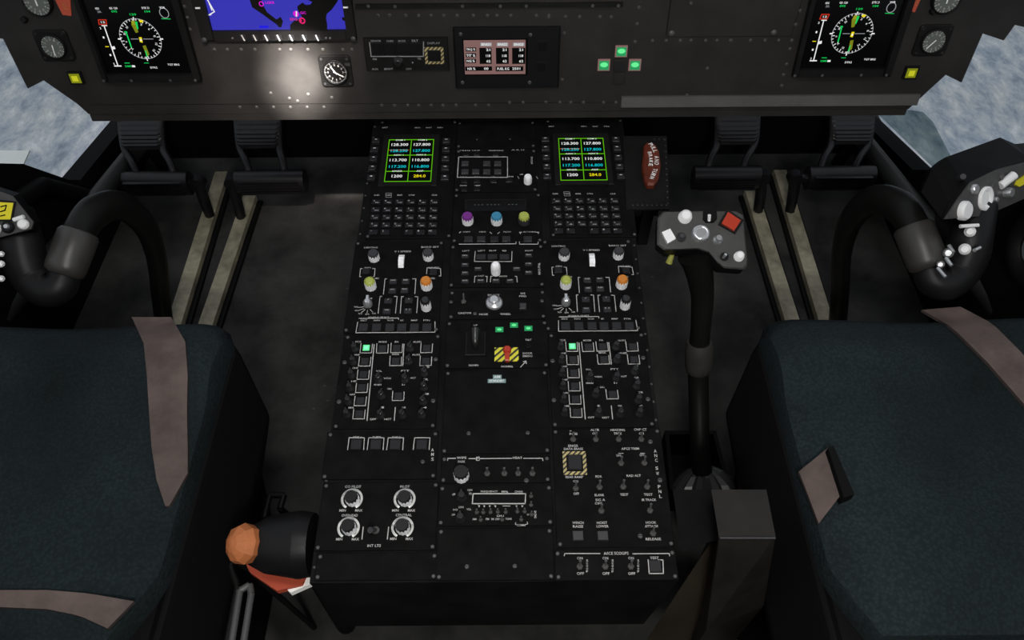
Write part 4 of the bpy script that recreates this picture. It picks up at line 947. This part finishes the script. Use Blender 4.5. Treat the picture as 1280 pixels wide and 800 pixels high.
strap(eL, oL, -1, [(165,397),(172,412),(180,430),(184,470),(187,520),(190,560),(196,600),(207,633)], [(214,397),(222,410),(232,428),(235,470),(234,515),(235,560),(235,592),(212,633)], label='pinkish grey strap along the right edge')
strap(eL, oL, -1, [(-40,738),(20,738),(60,738),(110,742),(168,752)], [(-40,758),(20,760),(60,762),(100,770),(135,786)], label='pinkish grey strap across the near end')
eR, oR = seat(1, 'right')
strap(eR, oR, 1, [(1152,388),(1190,410),(1235,455),(1285,512),(1340,580)], [(1200,384),(1240,405),(1275,440),(1320,490),(1370,560)], label='pinkish grey strap running diagonally outboard')
strap(eR, oR, 1, [(998,590),(1008,615),(1023,655)], [(1035,560),(1046,585),(1057,611)], label='short pinkish grey strap over the inner edge', lift=.010)
P = [(1035,560), (1042,557), (1068,618), (1055,622)]
m = MB(); b = [atZ(*p, .502) for p in P]; m.loft([[p-Vector((0,0,.03)) for p in b][::-1], b[::-1]], 'hole'); m.build('strap_slot', eR, oR, props={'label': 'black slot the strap passes through'})

# ================================================================ RUDDER PEDALS AND FLOOR RAILS
def rail(p0, p1_, lab):
    a = atZ(*p0, .02); b = atZ(*p1_, .02); d = (b-a).normalized(); n_ = Vector((d.y, -d.x, 0)); a -= d*0; b += d*.35*(1 if b.y < a.y else 1)
    e_ = thing('pedal_rail', lab, 'rail', ((a.x+b.x)/2, (a.y+b.y)/2, 0), group='pedal adjustment rails on the floor')
    off = e_.location
    def strip(w0, w1, z0, z1, k, name, props=None):
        m = MB(); A_ = [a+n_*w0, a+n_*w1, b+n_*w1, b+n_*w0]
        if (A_[1]-A_[0]).cross(A_[2]-A_[1]).z < 0: A_ = A_[::-1]
        m.prism([(p.x, p.y) for p in A_], z0, z1, k, ch=.003); m.build(name, e_, off, props=props)
    strip(-.030, .028, 0, .010, 'raildark', 'rail_base'); strip(-.0175, .0175, .009, .028, 'rail', 'rail_cap')
rail((278,216), (224,390), 'worn yellowish floor rail, outermost of the left pair')
rail((313,246), (264,390), 'worn yellowish floor rail of the left pair, nearer the console')
rail((938,240), (984,386), 'worn yellowish floor rail of the right pair, nearer the console')
rail((974,214), (1026,386), 'worn yellowish floor rail, outermost of the right pair')
def pedal(c_, bar, padx, padtop, lug, lab, sx):
    # bar: px (x0,x1,y) ; pad: (x0,x1 at bottom), (x0,x1 at top, y)
    z = .14
    a = atZ(bar[0], bar[2], z); b = atZ(bar[1], bar[2], z); ym = (a.y+b.y)/2; a.y = b.y = ym
    e_ = thing('rudder_pedal', lab, 'pedal', ((a.x+b.x)/2, ym, 0), group='rudder pedals under the instrument panel'); off = e_.location
    m = MB(); L = b.x-a.x; prof = []
    for i in range(12):
        an = 2*math.pi*i/12; prof.append((math.cos(an)*.026, math.sin(an)*.034))
    m.loft([[(a.x, ym+p[0], z+p[1]) for p in prof], [(b.x, ym+p[0], z+p[1]) for p in prof]], 'pedal', smooth=True)
    for i in range(5): m.rect(a.x+.012, ym-.0275, b.x-.012, ym-.015, z-.018+i*.009, z-.014+i*.009, 'pedal')
    m.build('foot_bar', e_, off)
    yt = ym+.115
    t0 = atY(padx[0], padtop, yt); t1 = atY(padx[1], padtop, yt)
    def lerp(u, v, t): return u*(1-t)+v*t
    # upper toe pad, ridged
    w0 = (t1.x-t0.x)/2; xc = (t0.x+t1.x)/2; ybm = lerp(ym, yt, .50); zb = lerp(z, t0.z, .55)
    rings = []; n = 15
    for i in range(n+1):
        t = i/n; y = lerp(ybm, yt, t)+.012*math.sin(t*math.pi)*-1; zz = lerp(zb, t0.z, t); rd = .0028 if (i % 2 and 2 < i < 14) else 0
        hw = w0*(.86+.14*t); rings.append([(xc-hw, y+.018, zz+.006), (xc-hw, y-rd*.2, zz), (xc-hw*.85, y-.004-rd, zz), (xc+hw*.85, y-.004-rd, zz), (xc+hw, y-rd*.2, zz), (xc+hw, y+.018, zz+.006)])
    m = MB(); m.loft(rings, 'pedal'); m.build('toe_pad', e_, off)
    for sgn, xb in ((-1, padx[2]), (1, padx[3])):
        q = atZ(xb, bar[2]-12, z+.03); m = MB()
        m.tube([(q.x, ym, z+.01), (lerp(q.x, xc+sgn*w0*.9, .35), lerp(ym, ybm, .5), lerp(z+.02, zb, .5)), (xc+sgn*w0*.86, ybm+.01, zb), (xc+sgn*w0*.92, yt+.012, t0.z+.01)], [.009,.009,.010,.008], 'pedal', 10, sub=4)
        m.build('pedal_arm', e_, off)
    q0 = atZ(lug[0], lug[1], .15); q1 = atZ(lug[2], lug[3], .03); m = MB()
    xs = a.x if abs(q0.x-a.x) < abs(q0.x-b.x) else b.x
    m.tube([(xs, ym, z), (q0.x, ym+.002, z), (q0.x, ym-.004, z-.01)], .011, 'pedal', 10, sub=2); m.lathe((q0.x, ym-.012, z), [(.019,0), (.019,.024)], 'pedal', 20, axis=(1,0,0) if 0 else (0,1,0))
    m.tube([(q0.x, ym, z), (lerp(q0.x, q1.x, .6), lerp(ym, q1.y, .6), lerp(z, .03, .5)), (q1.x, q1.y, .026)], [.014,.015,.013], 'pedal', 8, sub=3)
    m.build('slide_lug', e_, off)
pedal(0, (155,238,229), (148,204,171,217), 147, (243,234,262,268), 'ridged black rudder pedal, left of the left pair', -1)
pedal(0, (297,382,227), (293,351,312,355), 146, (286,233,301,270), 'ridged black rudder pedal of the left pair, next to the console', -1)
pedal(0, (866,948,222), (894,949,885,928), 142, (957,228,948,262), 'ridged black rudder pedal of the right pair, next to the console', 1)
pedal(0, (1008,1090,222), (1038,1092,1026,1068), 141, (998,228,988,262), 'ridged black rudder pedal, right of the right pair', 1)

# ================================================================ CYCLIC STICKS
def cyc_pts(sx):
    raw = [(1052,402,.03), (1050,360,.16), (1052,315,.30), (1064,275,.42), (1092,250,.50), (1122,257,.535), (1140,280,.54), (1150,303,.53), (1159,328,.51)]
    P = [atZ(*r) for r in raw]; return [Vector((sx*p.x, p.y, p.z)) for p in P]
def grip_pts(sx):
    raw = [(1158,324,.507), (1165,347,.492), (1182,353,.487), (1199,338,.497), (1209,317,.52), (1214,292,.545), (1222,256,.570)]
    P = [atZ(*r) for r in raw]; return [Vector((sx*p.x, p.y, p.z)) for p in P]
def cyclic(sx, lab):
    P = cyc_pts(sx); e_ = thing('cyclic_stick', lab, 'control stick', (P[0].x, P[0].y, 0), group='cyclic sticks in front of the seats'); off = e_.location
    m = MB(); m.tube([Vector((P[0].x, P[0].y, 0))]+P[1:], [.020,.020,.020,.022,.026,.028,.025,.023,.022], 'tube', 20, sub=6); m.build('stick_tube', e_, off)
    m = MB(); a = P[6]; b = P[8]; d = (b-a).normalized(); a2 = a.lerp(b, .05); b = b+d*.012; L = (b-a2).length
    m.lathe(a2, [(.029,0), (.0325,.005), (.032,L*.8), (.030,L*.93), (.022,L)], 'collar', 24, axis=d); m.build('collar', e_, off, props={'label': 'grey plastic collar'})
    G = grip_pts(sx); m = MB(); m.tube(G, [.022,.027,.031,.033,.034,.033,.030], 'rubber', 20, sub=6); m.build('hand_grip', e_, off)
    return e_, off, G
def small_parts(e_, off, items):
    for kind, c_, d, r, h, k, nm in items:
        m = MB()
        if kind == 'cyl': m.lathe(c_, [(r,0), (r,h*.7), (r*.75,h)], k, 18, axis=d)
        m.build(nm, e_, off)
def head(e_, off, fr, plate, outer, depth, label=None):
    # plate/outer : px polygons with the same count; plate lies in frame fr, outer in the plane 'depth' behind it
    P = [fr.world(fr.at(p)) for p in plate]; O = [fr.world(fr.at(p, -depth)) for p in outer]; O2 = [fr.world(fr.at(p, -depth)-Vector((0,0,.03)))*1 for p in outer]
    cc = sum(O2, Vector())/len(O2); O2 = [cc.lerp(p, .75) for p in O2]
    def ori(r): return r
    rings = [O2, O, [O[i].lerp(P[i], .85) for i in range(len(P))], P]
    a = (P[1]-P[0]).cross(P[2]-P[1])
    if a.dot(fr.n) < 0: rings = [r[::-1] for r in rings]
    m = MB(); m.loft(rings, 'hood'); m.build('grip_head', e_, off)
    c2 = sum(P, Vector())/len(P); Q_ = [c2.lerp(p, .985) for p in P]
    if a.dot(fr.n) < 0: Q_ = Q_[::-1]
    m = MB(); m.loft([[p-fr.n*.001 for p in Q_], [p+fr.n*.0025 for p in Q_]], 'headgrey'); m.build('switch_plate', e_, off, props={'label': 'grey switch plate'})
def onf(fr, p, h=0): return fr.world(fr.at(p, h))

# right stick
eC, oC, G = cyclic(1, 'curved black cyclic stick with a grey collar in front of the right seat')
n = Vector((.47, -.60, .50)).normalized(); v = Vector((0,.68,.73)); v = (v-n*v.dot(n)).normalized()
fr = Frame(atZ(1225,250,.60), v, n)
head(eC, oC, fr, [cQ(352,458), cQ(410,370), cQ(482,272), cQ(620,205), cQ(800,160), cQ(960,120), cQ(960,300), cQ(760,352), cQ(560,440)],
     [cQ(338,446), cQ(245,320), cQ(298,205), cQ(368,146), cQ(640,47), cQ(715,80), cQ(900,60), cQ(900,300), cQ(600,420)], .055)
for c_, r, h, k, nm in (((445,412),.0155,.012,'white','push_button'), ((555,352),.0195,.007,'white','trim_dial'), ((500,306),.0085,.008,'steel','push_button'), ((658,322),.0085,.014,'steel','push_button'), ((605,357),.0045,.008,'steel','push_button'),
                     ((635,245),.006,.006,'headgrey','push_button'), ((590,290),.005,.006,'headgrey','push_button')):
    m = MB(); m.lathe(onf(fr, cQ(*c_)), [(r,0), (r,h*.7), (r*.8,h)] if nm != 'trim_dial' else [(r,0), (r,h), (r*.8,h*1.1), (r*.55,h*.6)], k if k != 'white' else 'white', 22, axis=fr.n); m.build(nm, eC, oC)
m = MB(); m.tube([onf(fr, cQ(640,290), .004), onf(fr, cQ(710,235), .012)], [.007,.0075], 'white', 10, sub=3); m.build('coolie_switch', eC, oC)
m = MB(); P = [onf(fr, cQ(*p), .002) for p in ((707,285),(720,262),(775,225),(800,215),(800,250),(775,268),(725,294))]; m.loft([P[::-1], [p+fr.n*.004 for p in P[::-1]]], 'yellow'); m.build('warning_placard', eC, oC, props={'label': 'yellow placard'})
for c_, h in (((440,250),.62),):
    q = onf(fr, cQ(*c_), -.012); m = MB(); m.tube([q, q+Vector((-.004,-.010,.012))], [.0055,.0045], 'knobgrey', 10, sub=2); m.build('side_button', eC, oC)
# thumb controls on the grip facing the camera
vd = (CAM-G[4]).normalized()
for c_, r, zz, kind in (((490,518),.0085,.568,'b'), ((464,606),.0090,.555,'b'), ((382,625),.0080,.545,'h'), ((343,682),.0062,.533,'h')):
    q = atZ(*cQ(*c_), zz); q = q+vd*.006; m = MB(); m.lathe(q-vd*.010, [(r,0), (r,.010), (r*.6,.011), (r*.6,.016)], 'steel' if kind == 'h' else 'white', 18, axis=vd); m.build('push_button', eC, oC)
for a_, b_, zz in (((440,492),(532,486),.582), ((512,612),(540,598),.560), ((370,650),(398,688),.543), ((328,700),(368,745),.533), ((385,588),(408,622),.551)):
    q0 = atZ(*cQ(*a_), zz)+vd*.004; q1 = atZ(*cQ(*b_), zz)+vd*.004; m = MB(); m.tube([q0, q1], [.0032,.0028], 'white' if a_[0] == 440 else 'steel', 8, sub=2); m.build('guard_bracket', eC, oC)

# left stick
eC, oC, G = cyclic(-1, 'curved black cyclic stick with a grey collar in front of the left seat')
n = Vector((.10, -.60, .79)).normalized(); v = Vector((0,.79,.60)); v = (v-n*v.dot(n)).normalized()
fr = Frame(atZ(20,270,.60), v, n)
head(eC, oC, fr, [cR(-200,380), cR(-170,190), cR(0,213), cR(62,236), cR(157,355), cR(148,388), cR(0,427)],
     [cR(-220,380), cR(-200,170), cR(0,195), cR(90,225), cR(185,352), cR(175,405), cR(10,450)], .05)
m = MB(); P = [onf(fr, cR(*p), .0022) for p in ((-60,250),(75,262),(57,352),(-60,352))]; m.loft([P, [p+fr.n*.003 for p in P]], 'unitblack'); m.build('placard_frame', eC, oC)
m = MB(); P = [onf(fr, cR(*p), .0052) for p in ((-60,262),(62,268),(48,343),(-60,343))]; m.loft([P, [p+fr.n*.001 for p in P]], 'yellow')
for a_, b_ in (((2,285),(30,278)), ((0,308),(26,300)), ((0,328),(24,322)), ((30,278),(22,300))):
    d0 = onf(fr, cR(*a_), .0066); d1 = onf(fr, cR(*b_), .0066); m.tube([d0, d1], .0009, 'hole', 6, sub=1)
m.build('warning_placard', eC, oC, props={'label': 'yellow placard with black marks'})
for c_, r, h, k, nm in (((110,366),.0085,.008,'white','push_button'), ((42,380),.0095,.008,'rubber','push_button'), ((44,378),.0045,.012,'steel','push_button'), ((-20,385),.010,.008,'white','push_button')):
    m = MB(); m.lathe(onf(fr, cR(*c_), .001), [(r,0), (r,h*.7), (r*.7,h)], k, 20, axis=fr.n); m.build(nm, eC, oC)
m = MB(); m.tube([onf(fr, cR(62,345), .004), onf(fr, cR(108,330), .006)], [.0035,.0035], 'white', 8, sub=2); m.build('toggle_lever', eC, oC)
vd = (CAM-G[4]).normalized()
for c_, r, zz in (((6,500),.0045,.56), ((4,545),.0055,.55), ((6,612),.005,.54)):
    q = atZ(*cR(*c_), zz)+vd*.004; m = MB(); m.lathe(q-vd*.012, [(r,0), (r,.012), (r*.5,.013), (r*.5,.017)], 'white', 16, axis=vd); m.build('push_button', eC, oC)
q = atZ(*cR(22,455), .555)+vd*.004; m = MB(); m.lathe(q-vd*.008, [(.006,0), (.004,.012)], 'knobgrey', 12, axis=vd); m.build('side_button', eC, oC)

# ================================================================ COLLECTIVE LEVER (console side of the right seat)
B0 = atZ(872,600,.16); 
pts = [atZ(878,590,.20), atZ(875,560,.235), atZ(874,520,.275), atZ(873,480,.32), atZ(873,445,.37), atZ(876,410,.43), atZ(878,370,.49), atZ(873,335,.545), atZ(868,318,.57)]
e_ = thing('collective_lever', 'black collective lever with a switch-covered grey head, between console and right seat', 'control lever', (pts[0].x, pts[0].y, 0)); off = e_.location
m = MB(); m.tube(pts[:5], [.0175,.0175,.0175,.0180,.018], 'tube', 20, sub=5); m.build('lower_tube', e_, off)
m = MB(); m.tube(pts[4:], [.018,.0170,.0185,.023,.027], 'tube', 20, sub=5); m.build('upper_tube', e_, off)
d = (pts[5]-pts[3]).normalized(); c_ = pts[3].lerp(pts[4], .55); m = MB(); m.lathe(c_, [(.019,-.006), (.0225,0), (.024,.012), (.024,.045), (.021,.056)], 'collar', 24, axis=d); m.build('joint_collar', e_, off, props={'label': 'brownish grey joint collar'})
n = Vector((-.03,-.42,.90)).normalized(); v = Vector((0,.9,.42)); v = (v-n*v.dot(n)).normalized()
fr = Frame(atZ(876,300,.60), v, n)
plate = [cM(55,82), cM(72,62), cM(190,60), cM(300,60), cM(322,72), cM(336,215), cM(334,232), cM(322,243), cM(262,238), cM(240,220), cM(215,190), cM(180,178), cM(75,182), cM(53,165)]
P = [fr.world(fr.at(p)) for p in plate][::-1]; cc = fr.world(fr.at(cM(200,140)))
O = [p-fr.n*.022 for p in P]; O2 = [cc.lerp(p, .90)-fr.n*.040 for p in P]; P2 = [cc.lerp(p, .96)+fr.n*.003 for p in P]
m = MB(); m.loft([O2, O, P], 'rubber'); m.build('head_body', e_, off)
m = MB(); m.loft([P, P2], 'headgrey'); m.build('switch_plate', e_, off, props={'label': 'grey switch plate'})
def hp(x, y, h=.003): return fr.world(fr.at(cM(x, y), h))
def lt(name, x, y, prof, k, n_=24, lab=None, kt=None, **kw):
    m = MB(); m.lathe(hp(x, y), prof, k, n_, axis=fr.n, kt=kt, **kw); return m.build(name, e_, off, props={'label': lab} if lab else None)
lt('push_button', 140, 80, [(.0105,-.001), (.0105,.004), (.0088,.0045), (.0088,.012), (.006,.0135)], 'white', lab='white round push button')
lt('trim_dial', 188, 132, [(.0138,-.001), (.0138,.005), (.0120,.009), (.0085,.010), (.0075,.008)], 'steel', lab='large silver trim dial')
lt('push_button', 128, 143, [(.0072,-.001), (.0072,.004), (.0035,.0045), (.0035,.010)], 'knobgrey')
lt('push_button', 242, 150, [(.0072,-.001), (.0072,.004), (.0042,.0045), (.0042,.012)], 'steel')
lt('push_button', 308, 203, [(.0078,-.001), (.0078,.004), (.0062,.0045), (.0062,.011), (.004,.012)], 'white', lab='small white push button')
lt('toggle_base', 263, 203, [(.0065,-.001), (.0065,.003)], 'keydark')
m = MB(); m.tube([hp(258,208), hp(268,195,.013)], [.0020,.0024], 'steel', 8, sub=2); m.build('toggle_lever', e_, off)
def quad(name, ps, h0, h1, k, lab=None, kt=None):
    A_ = [hp(*p, h0) for p in ps]; B_ = [hp(*p, h0)+fr.n*(h1-h0) for p in ps]
    if (A_[1]-A_[0]).cross(A_[2]-A_[1]).dot(fr.n) < 0: A_, B_ = A_[::-1], B_[::-1]
    m = MB(); m.loft([A_, B_], k, kt=kt); return m.build(name, e_, off, props={'label': lab} if lab else None)
quad('square_button', [(66,130),(92,119),(110,150),(84,165)], .002, .009, 'white', 'pale square button')
quad('switch_box', [(196,62),(236,62),(238,88),(228,98),(204,98),(195,88)], .001, .008, 'hole')
m = MB(); m.tube([hp(216,90,.008), hp(217,72,.016)], [.0022,.0026], 'white', 8, sub=2); m.build('toggle_lever', e_, off)
quad('guard_frame', [(270,58),(322,92),(295,134),(242,104)], .001, .007, 'bezel')
quad('release_button', [(273,66),(313,92),(292,124),(253,101)], .006, .011, 'redlens', 'red square button')
q = hp(90,220,-.03); m = MB(); m.tube([hp(100,195,-.025), hp(90,222,-.035)], [.004,.0055], 'brass', 10, sub=2); m.build('lock_pin', e_, off, props={'label': 'brass yellow lock pin'})
# rubber boot
m = MB(); b = atZ(880,590,.19); prof = [(.058,-.045), (.058,-.026), (.050,-.014), (.034,.0), (.018,.008)]
m.lathe(b, prof, 'boot', 30, axis=(pts[2]-pts[0]).normalized(), flute=.16, nf=1); m.build('rubber_boot', e_, off, props={'label': 'pleated rubber boot'})

# collective housing
def poly3(lst): return [atZ(*p) for p in lst]
e_ = thing('collective_housing', 'worn metal box housing at the foot of the collective lever', 'housing', (.36,.42,0)); off = e_.location
tp = poly3([(889,612,.53), (958,612,.53), (970,673,.53), (899,673,.53)])
bt = poly3([(900,640,.36), (950,640,.36), (955,758,.36), (882,788,.36)])
m = MB(); m.loft([[Vector((p.x*.9+.03, p.y*.9+.03, 0)) for p in bt][::-1], bt[::-1], tp[::-1]], 'boxmetal'); m.build('housing_box', e_, off, bevel=.003)
tp = poly3([(841,612,.46), (889,612,.46), (899,673,.46), (852,690,.46)]); bt = poly3([(852,630,.33), (889,630,.33), (893,672,.33), (858,684,.33)])
m = MB(); m.loft([bt[::-1], tp[::-1]], 'console'); m.build('side_ledge', e_, off)
m = MB(); P = poly3([(900,672.5,.532), (969,672.5,.532)]); m.tube(P, .0016, 'knobgrey', 8, sub=1); m.build('edge_highlight', e_, off)  # lighter strip that paints the highlight along the box edge
tp = poly3([(888,678,.44), (897,676,.44), (884,790,.33), (862,815,.20), (800,812,.20)]); 
m = MB(); m.loft([[p-Vector((0,0,.012)) for p in tp][::-1], tp[::-1]], 'boxbrown'); m.build('angled_bracket', e_, off)
# boot tray
e_ = thing('boot_tray', 'black open tray around the rubber boot beside the console', 'tray', (.33,.6,0)); off = e_.location
q = poly3([(831,538,.10), (895,538,.10), (914,612,.10), (838,612,.10)]); 
m = MB(); c_ = sum(q, Vector())/4
for i in range(4):
    a, b = q[i], q[(i+1) % 4]; ai, bi = c_.lerp(a, .86), c_.lerp(b, .86)
    R1 = [a, b, bi, ai]; 
    m.loft([[Vector((p.x, p.y, .002)) for p in R1][::-1], R1[::-1]], 'seatshell')
m.build('tray_rim', e_, off)
m = MB(); m.loft([[Vector((c_.lerp(p, .87).x, c_.lerp(p, .87).y, z)) for p in q][::-1] for z in (.001, .012)], 'hole'); m.build('tray_floor', e_, off)
# small steel post
q = atZ(952,770,.05); m = MB(); m.lathe((0,0,-.05), [(.011,0), (.011,.09), (.008,.1)], 'steel', 16); o = m.build('steel_post', props={'label': 'short bright steel post on the floor behind the metal housing, beside the right seat', 'category': 'post'}); o.location = (q.x, q.y, .05)

# ================================================================ LEVER WITH ORANGE CAP (console side of the left seat)
zc = .40
a = atZ(318,681,zc); b = atZ(388,684,zc)
e_ = thing('lever_housing', 'black barrel-shaped lever housing with an orange knob end, left of the console', 'lever', (b.x, b.y, 0)); off = e_.location
d = Vector((1, 0, 0)); L = b.x-a.x; m = MB()
m.lathe((a.x-.006, a.y, zc), [(.022,-.006), (.029,.004), (.040,.026), (.0475,L-.010), (.0475,L-.009), (.044,L+.010)], 'rubber', 22, axis=d); m.build('barrel', e_, off)
m = MB(); q = atZ(303,680,zc)-ray(302,681)*.030; m.lathe(q, [(.016,-.026), (.026,-.014), (.0285,.0), (.024,.010), (.012,.018), (.002,.020)], 'orange', 9, axis=(-.55,-.30,.78), smooth=False); m.build('end_knob', e_, off, props={'label': 'faceted orange end knob'})
def band(px_, z0, k, nm, lab, h=.012):
    P = poly3([(*p, z0) for p in px_]); 
    if (P[1]-P[0]).cross(P[2]-P[1]).z < 0: P = P[::-1]
    m = MB(); m.loft([[p-Vector((0,0,h)) for p in P], P], k); m.build(nm, e_, off, props={'label': lab})
band([(305,700),(312,715),(346,738.5),(378,731),(386,712),(330,700)], zc-.045, 'red', 'red_guard', 'red guard band under the barrel')
band([(352,728),(357,735),(363,741),(392,728),(388,712)], zc-.050, 'pale', 'white_guard', 'white guard tip under the barrel')
m = MB(); m.tube([Vector((b.x-.01, b.y, zc-.03)), Vector((b.x-.02, b.y+.01, .15)), Vector((b.x-.02, b.y+.01, 0))], .018, 'panelside', 12, sub=3); m.build('support_post', e_, off)
# open brackets
def bracket(px_, z, r, lab, k='steel', foot=None):
    P = poly3([(*p, z) for p in px_]); o_ = thing('metal_bracket', lab, 'bracket', (P[0].x, P[0].y, 0)); of = o_.location
    m = MB()
    for i in range(len(P)-1): m.tube([P[i], P[i+1]], r, k, 8, sub=1)
    m.build('bent_bar', o_, of)
    m = MB(); q = sum(P, Vector())/len(P); m.tube([P[-1], Vector((P[-1].x+.045, P[-1].y, 0))], r, 'panelside', 8, sub=1); m.tube([P[0], Vector((P[0].x+.045, P[0].y, 0))], r, 'panelside', 8, sub=1); m.build('bracket_leg', o_, of)
bracket([(330,648), (337,619), (355,619), (350,636)], .18, .006, 'small dark bent bracket just beyond the orange-ended lever housing', 'pedal')
bracket([(283,805), (297,733), (288,708), (293,697)], .35, .005, 'dark bent rod below the orange knob, outer of the two by the left seat', 'tube')
bracket([(288,812), (300,738), (312,731), (314,742), (303,812)], .36, .005, 'slim steel loop bracket on the floor below the orange knob', 'screw')

# window pillar tubes beside the pedals
for sx, lab in ((-1, 'left'), (1, 'right')):
    a = atZ(1092,192,.16); b = atZ(1255,395,.20); P = [Vector((sx*p.x, p.y, p.z)) for p in (a, a.lerp(b,.5), b)]
    m = MB(); off = Vector((P[0].x, P[0].y, 0)); m.tube([P[0]+(P[0]-P[1])*.3]+P, .022, 'greytube', 12, sub=4)
    m.tube([P[2], Vector((P[2].x, P[2].y, 0))], .018, 'tube', 10, sub=2)
    m.tube([P[0]+(P[0]-P[1])*.3, Vector((P[0].x, P[0].y+.15, 0))], .018, 'tube', 10, sub=2)
    o = m.build('side_tube', off=off, props={'label': 'dark diagonal tube under the sill of the %s window' % lab, 'category': 'tube'}); o.location = off
# round port on the right side wall
c_ = atX(1303, 312, WX-.02)
e_ = thing('round_port', 'dark ringed round port with a pale grey centre on the right side wall', 'port', (c_.x, c_.y, c_.z))
m = MB(); m.lathe((.02,0,0), [(.075,0), (.075,.035), (.068,.045), (.050,.045), (.042,.030)], 'panelside', 36, axis=(-1,0,0)); m.build('port_ring', e_)
m = MB(); m.lathe((.02,0,0), [(.034,.030), (.034,.036), (.028,.040)], 'greypost', 30, axis=(-1,0,0)); m.build('port_lens', e_)
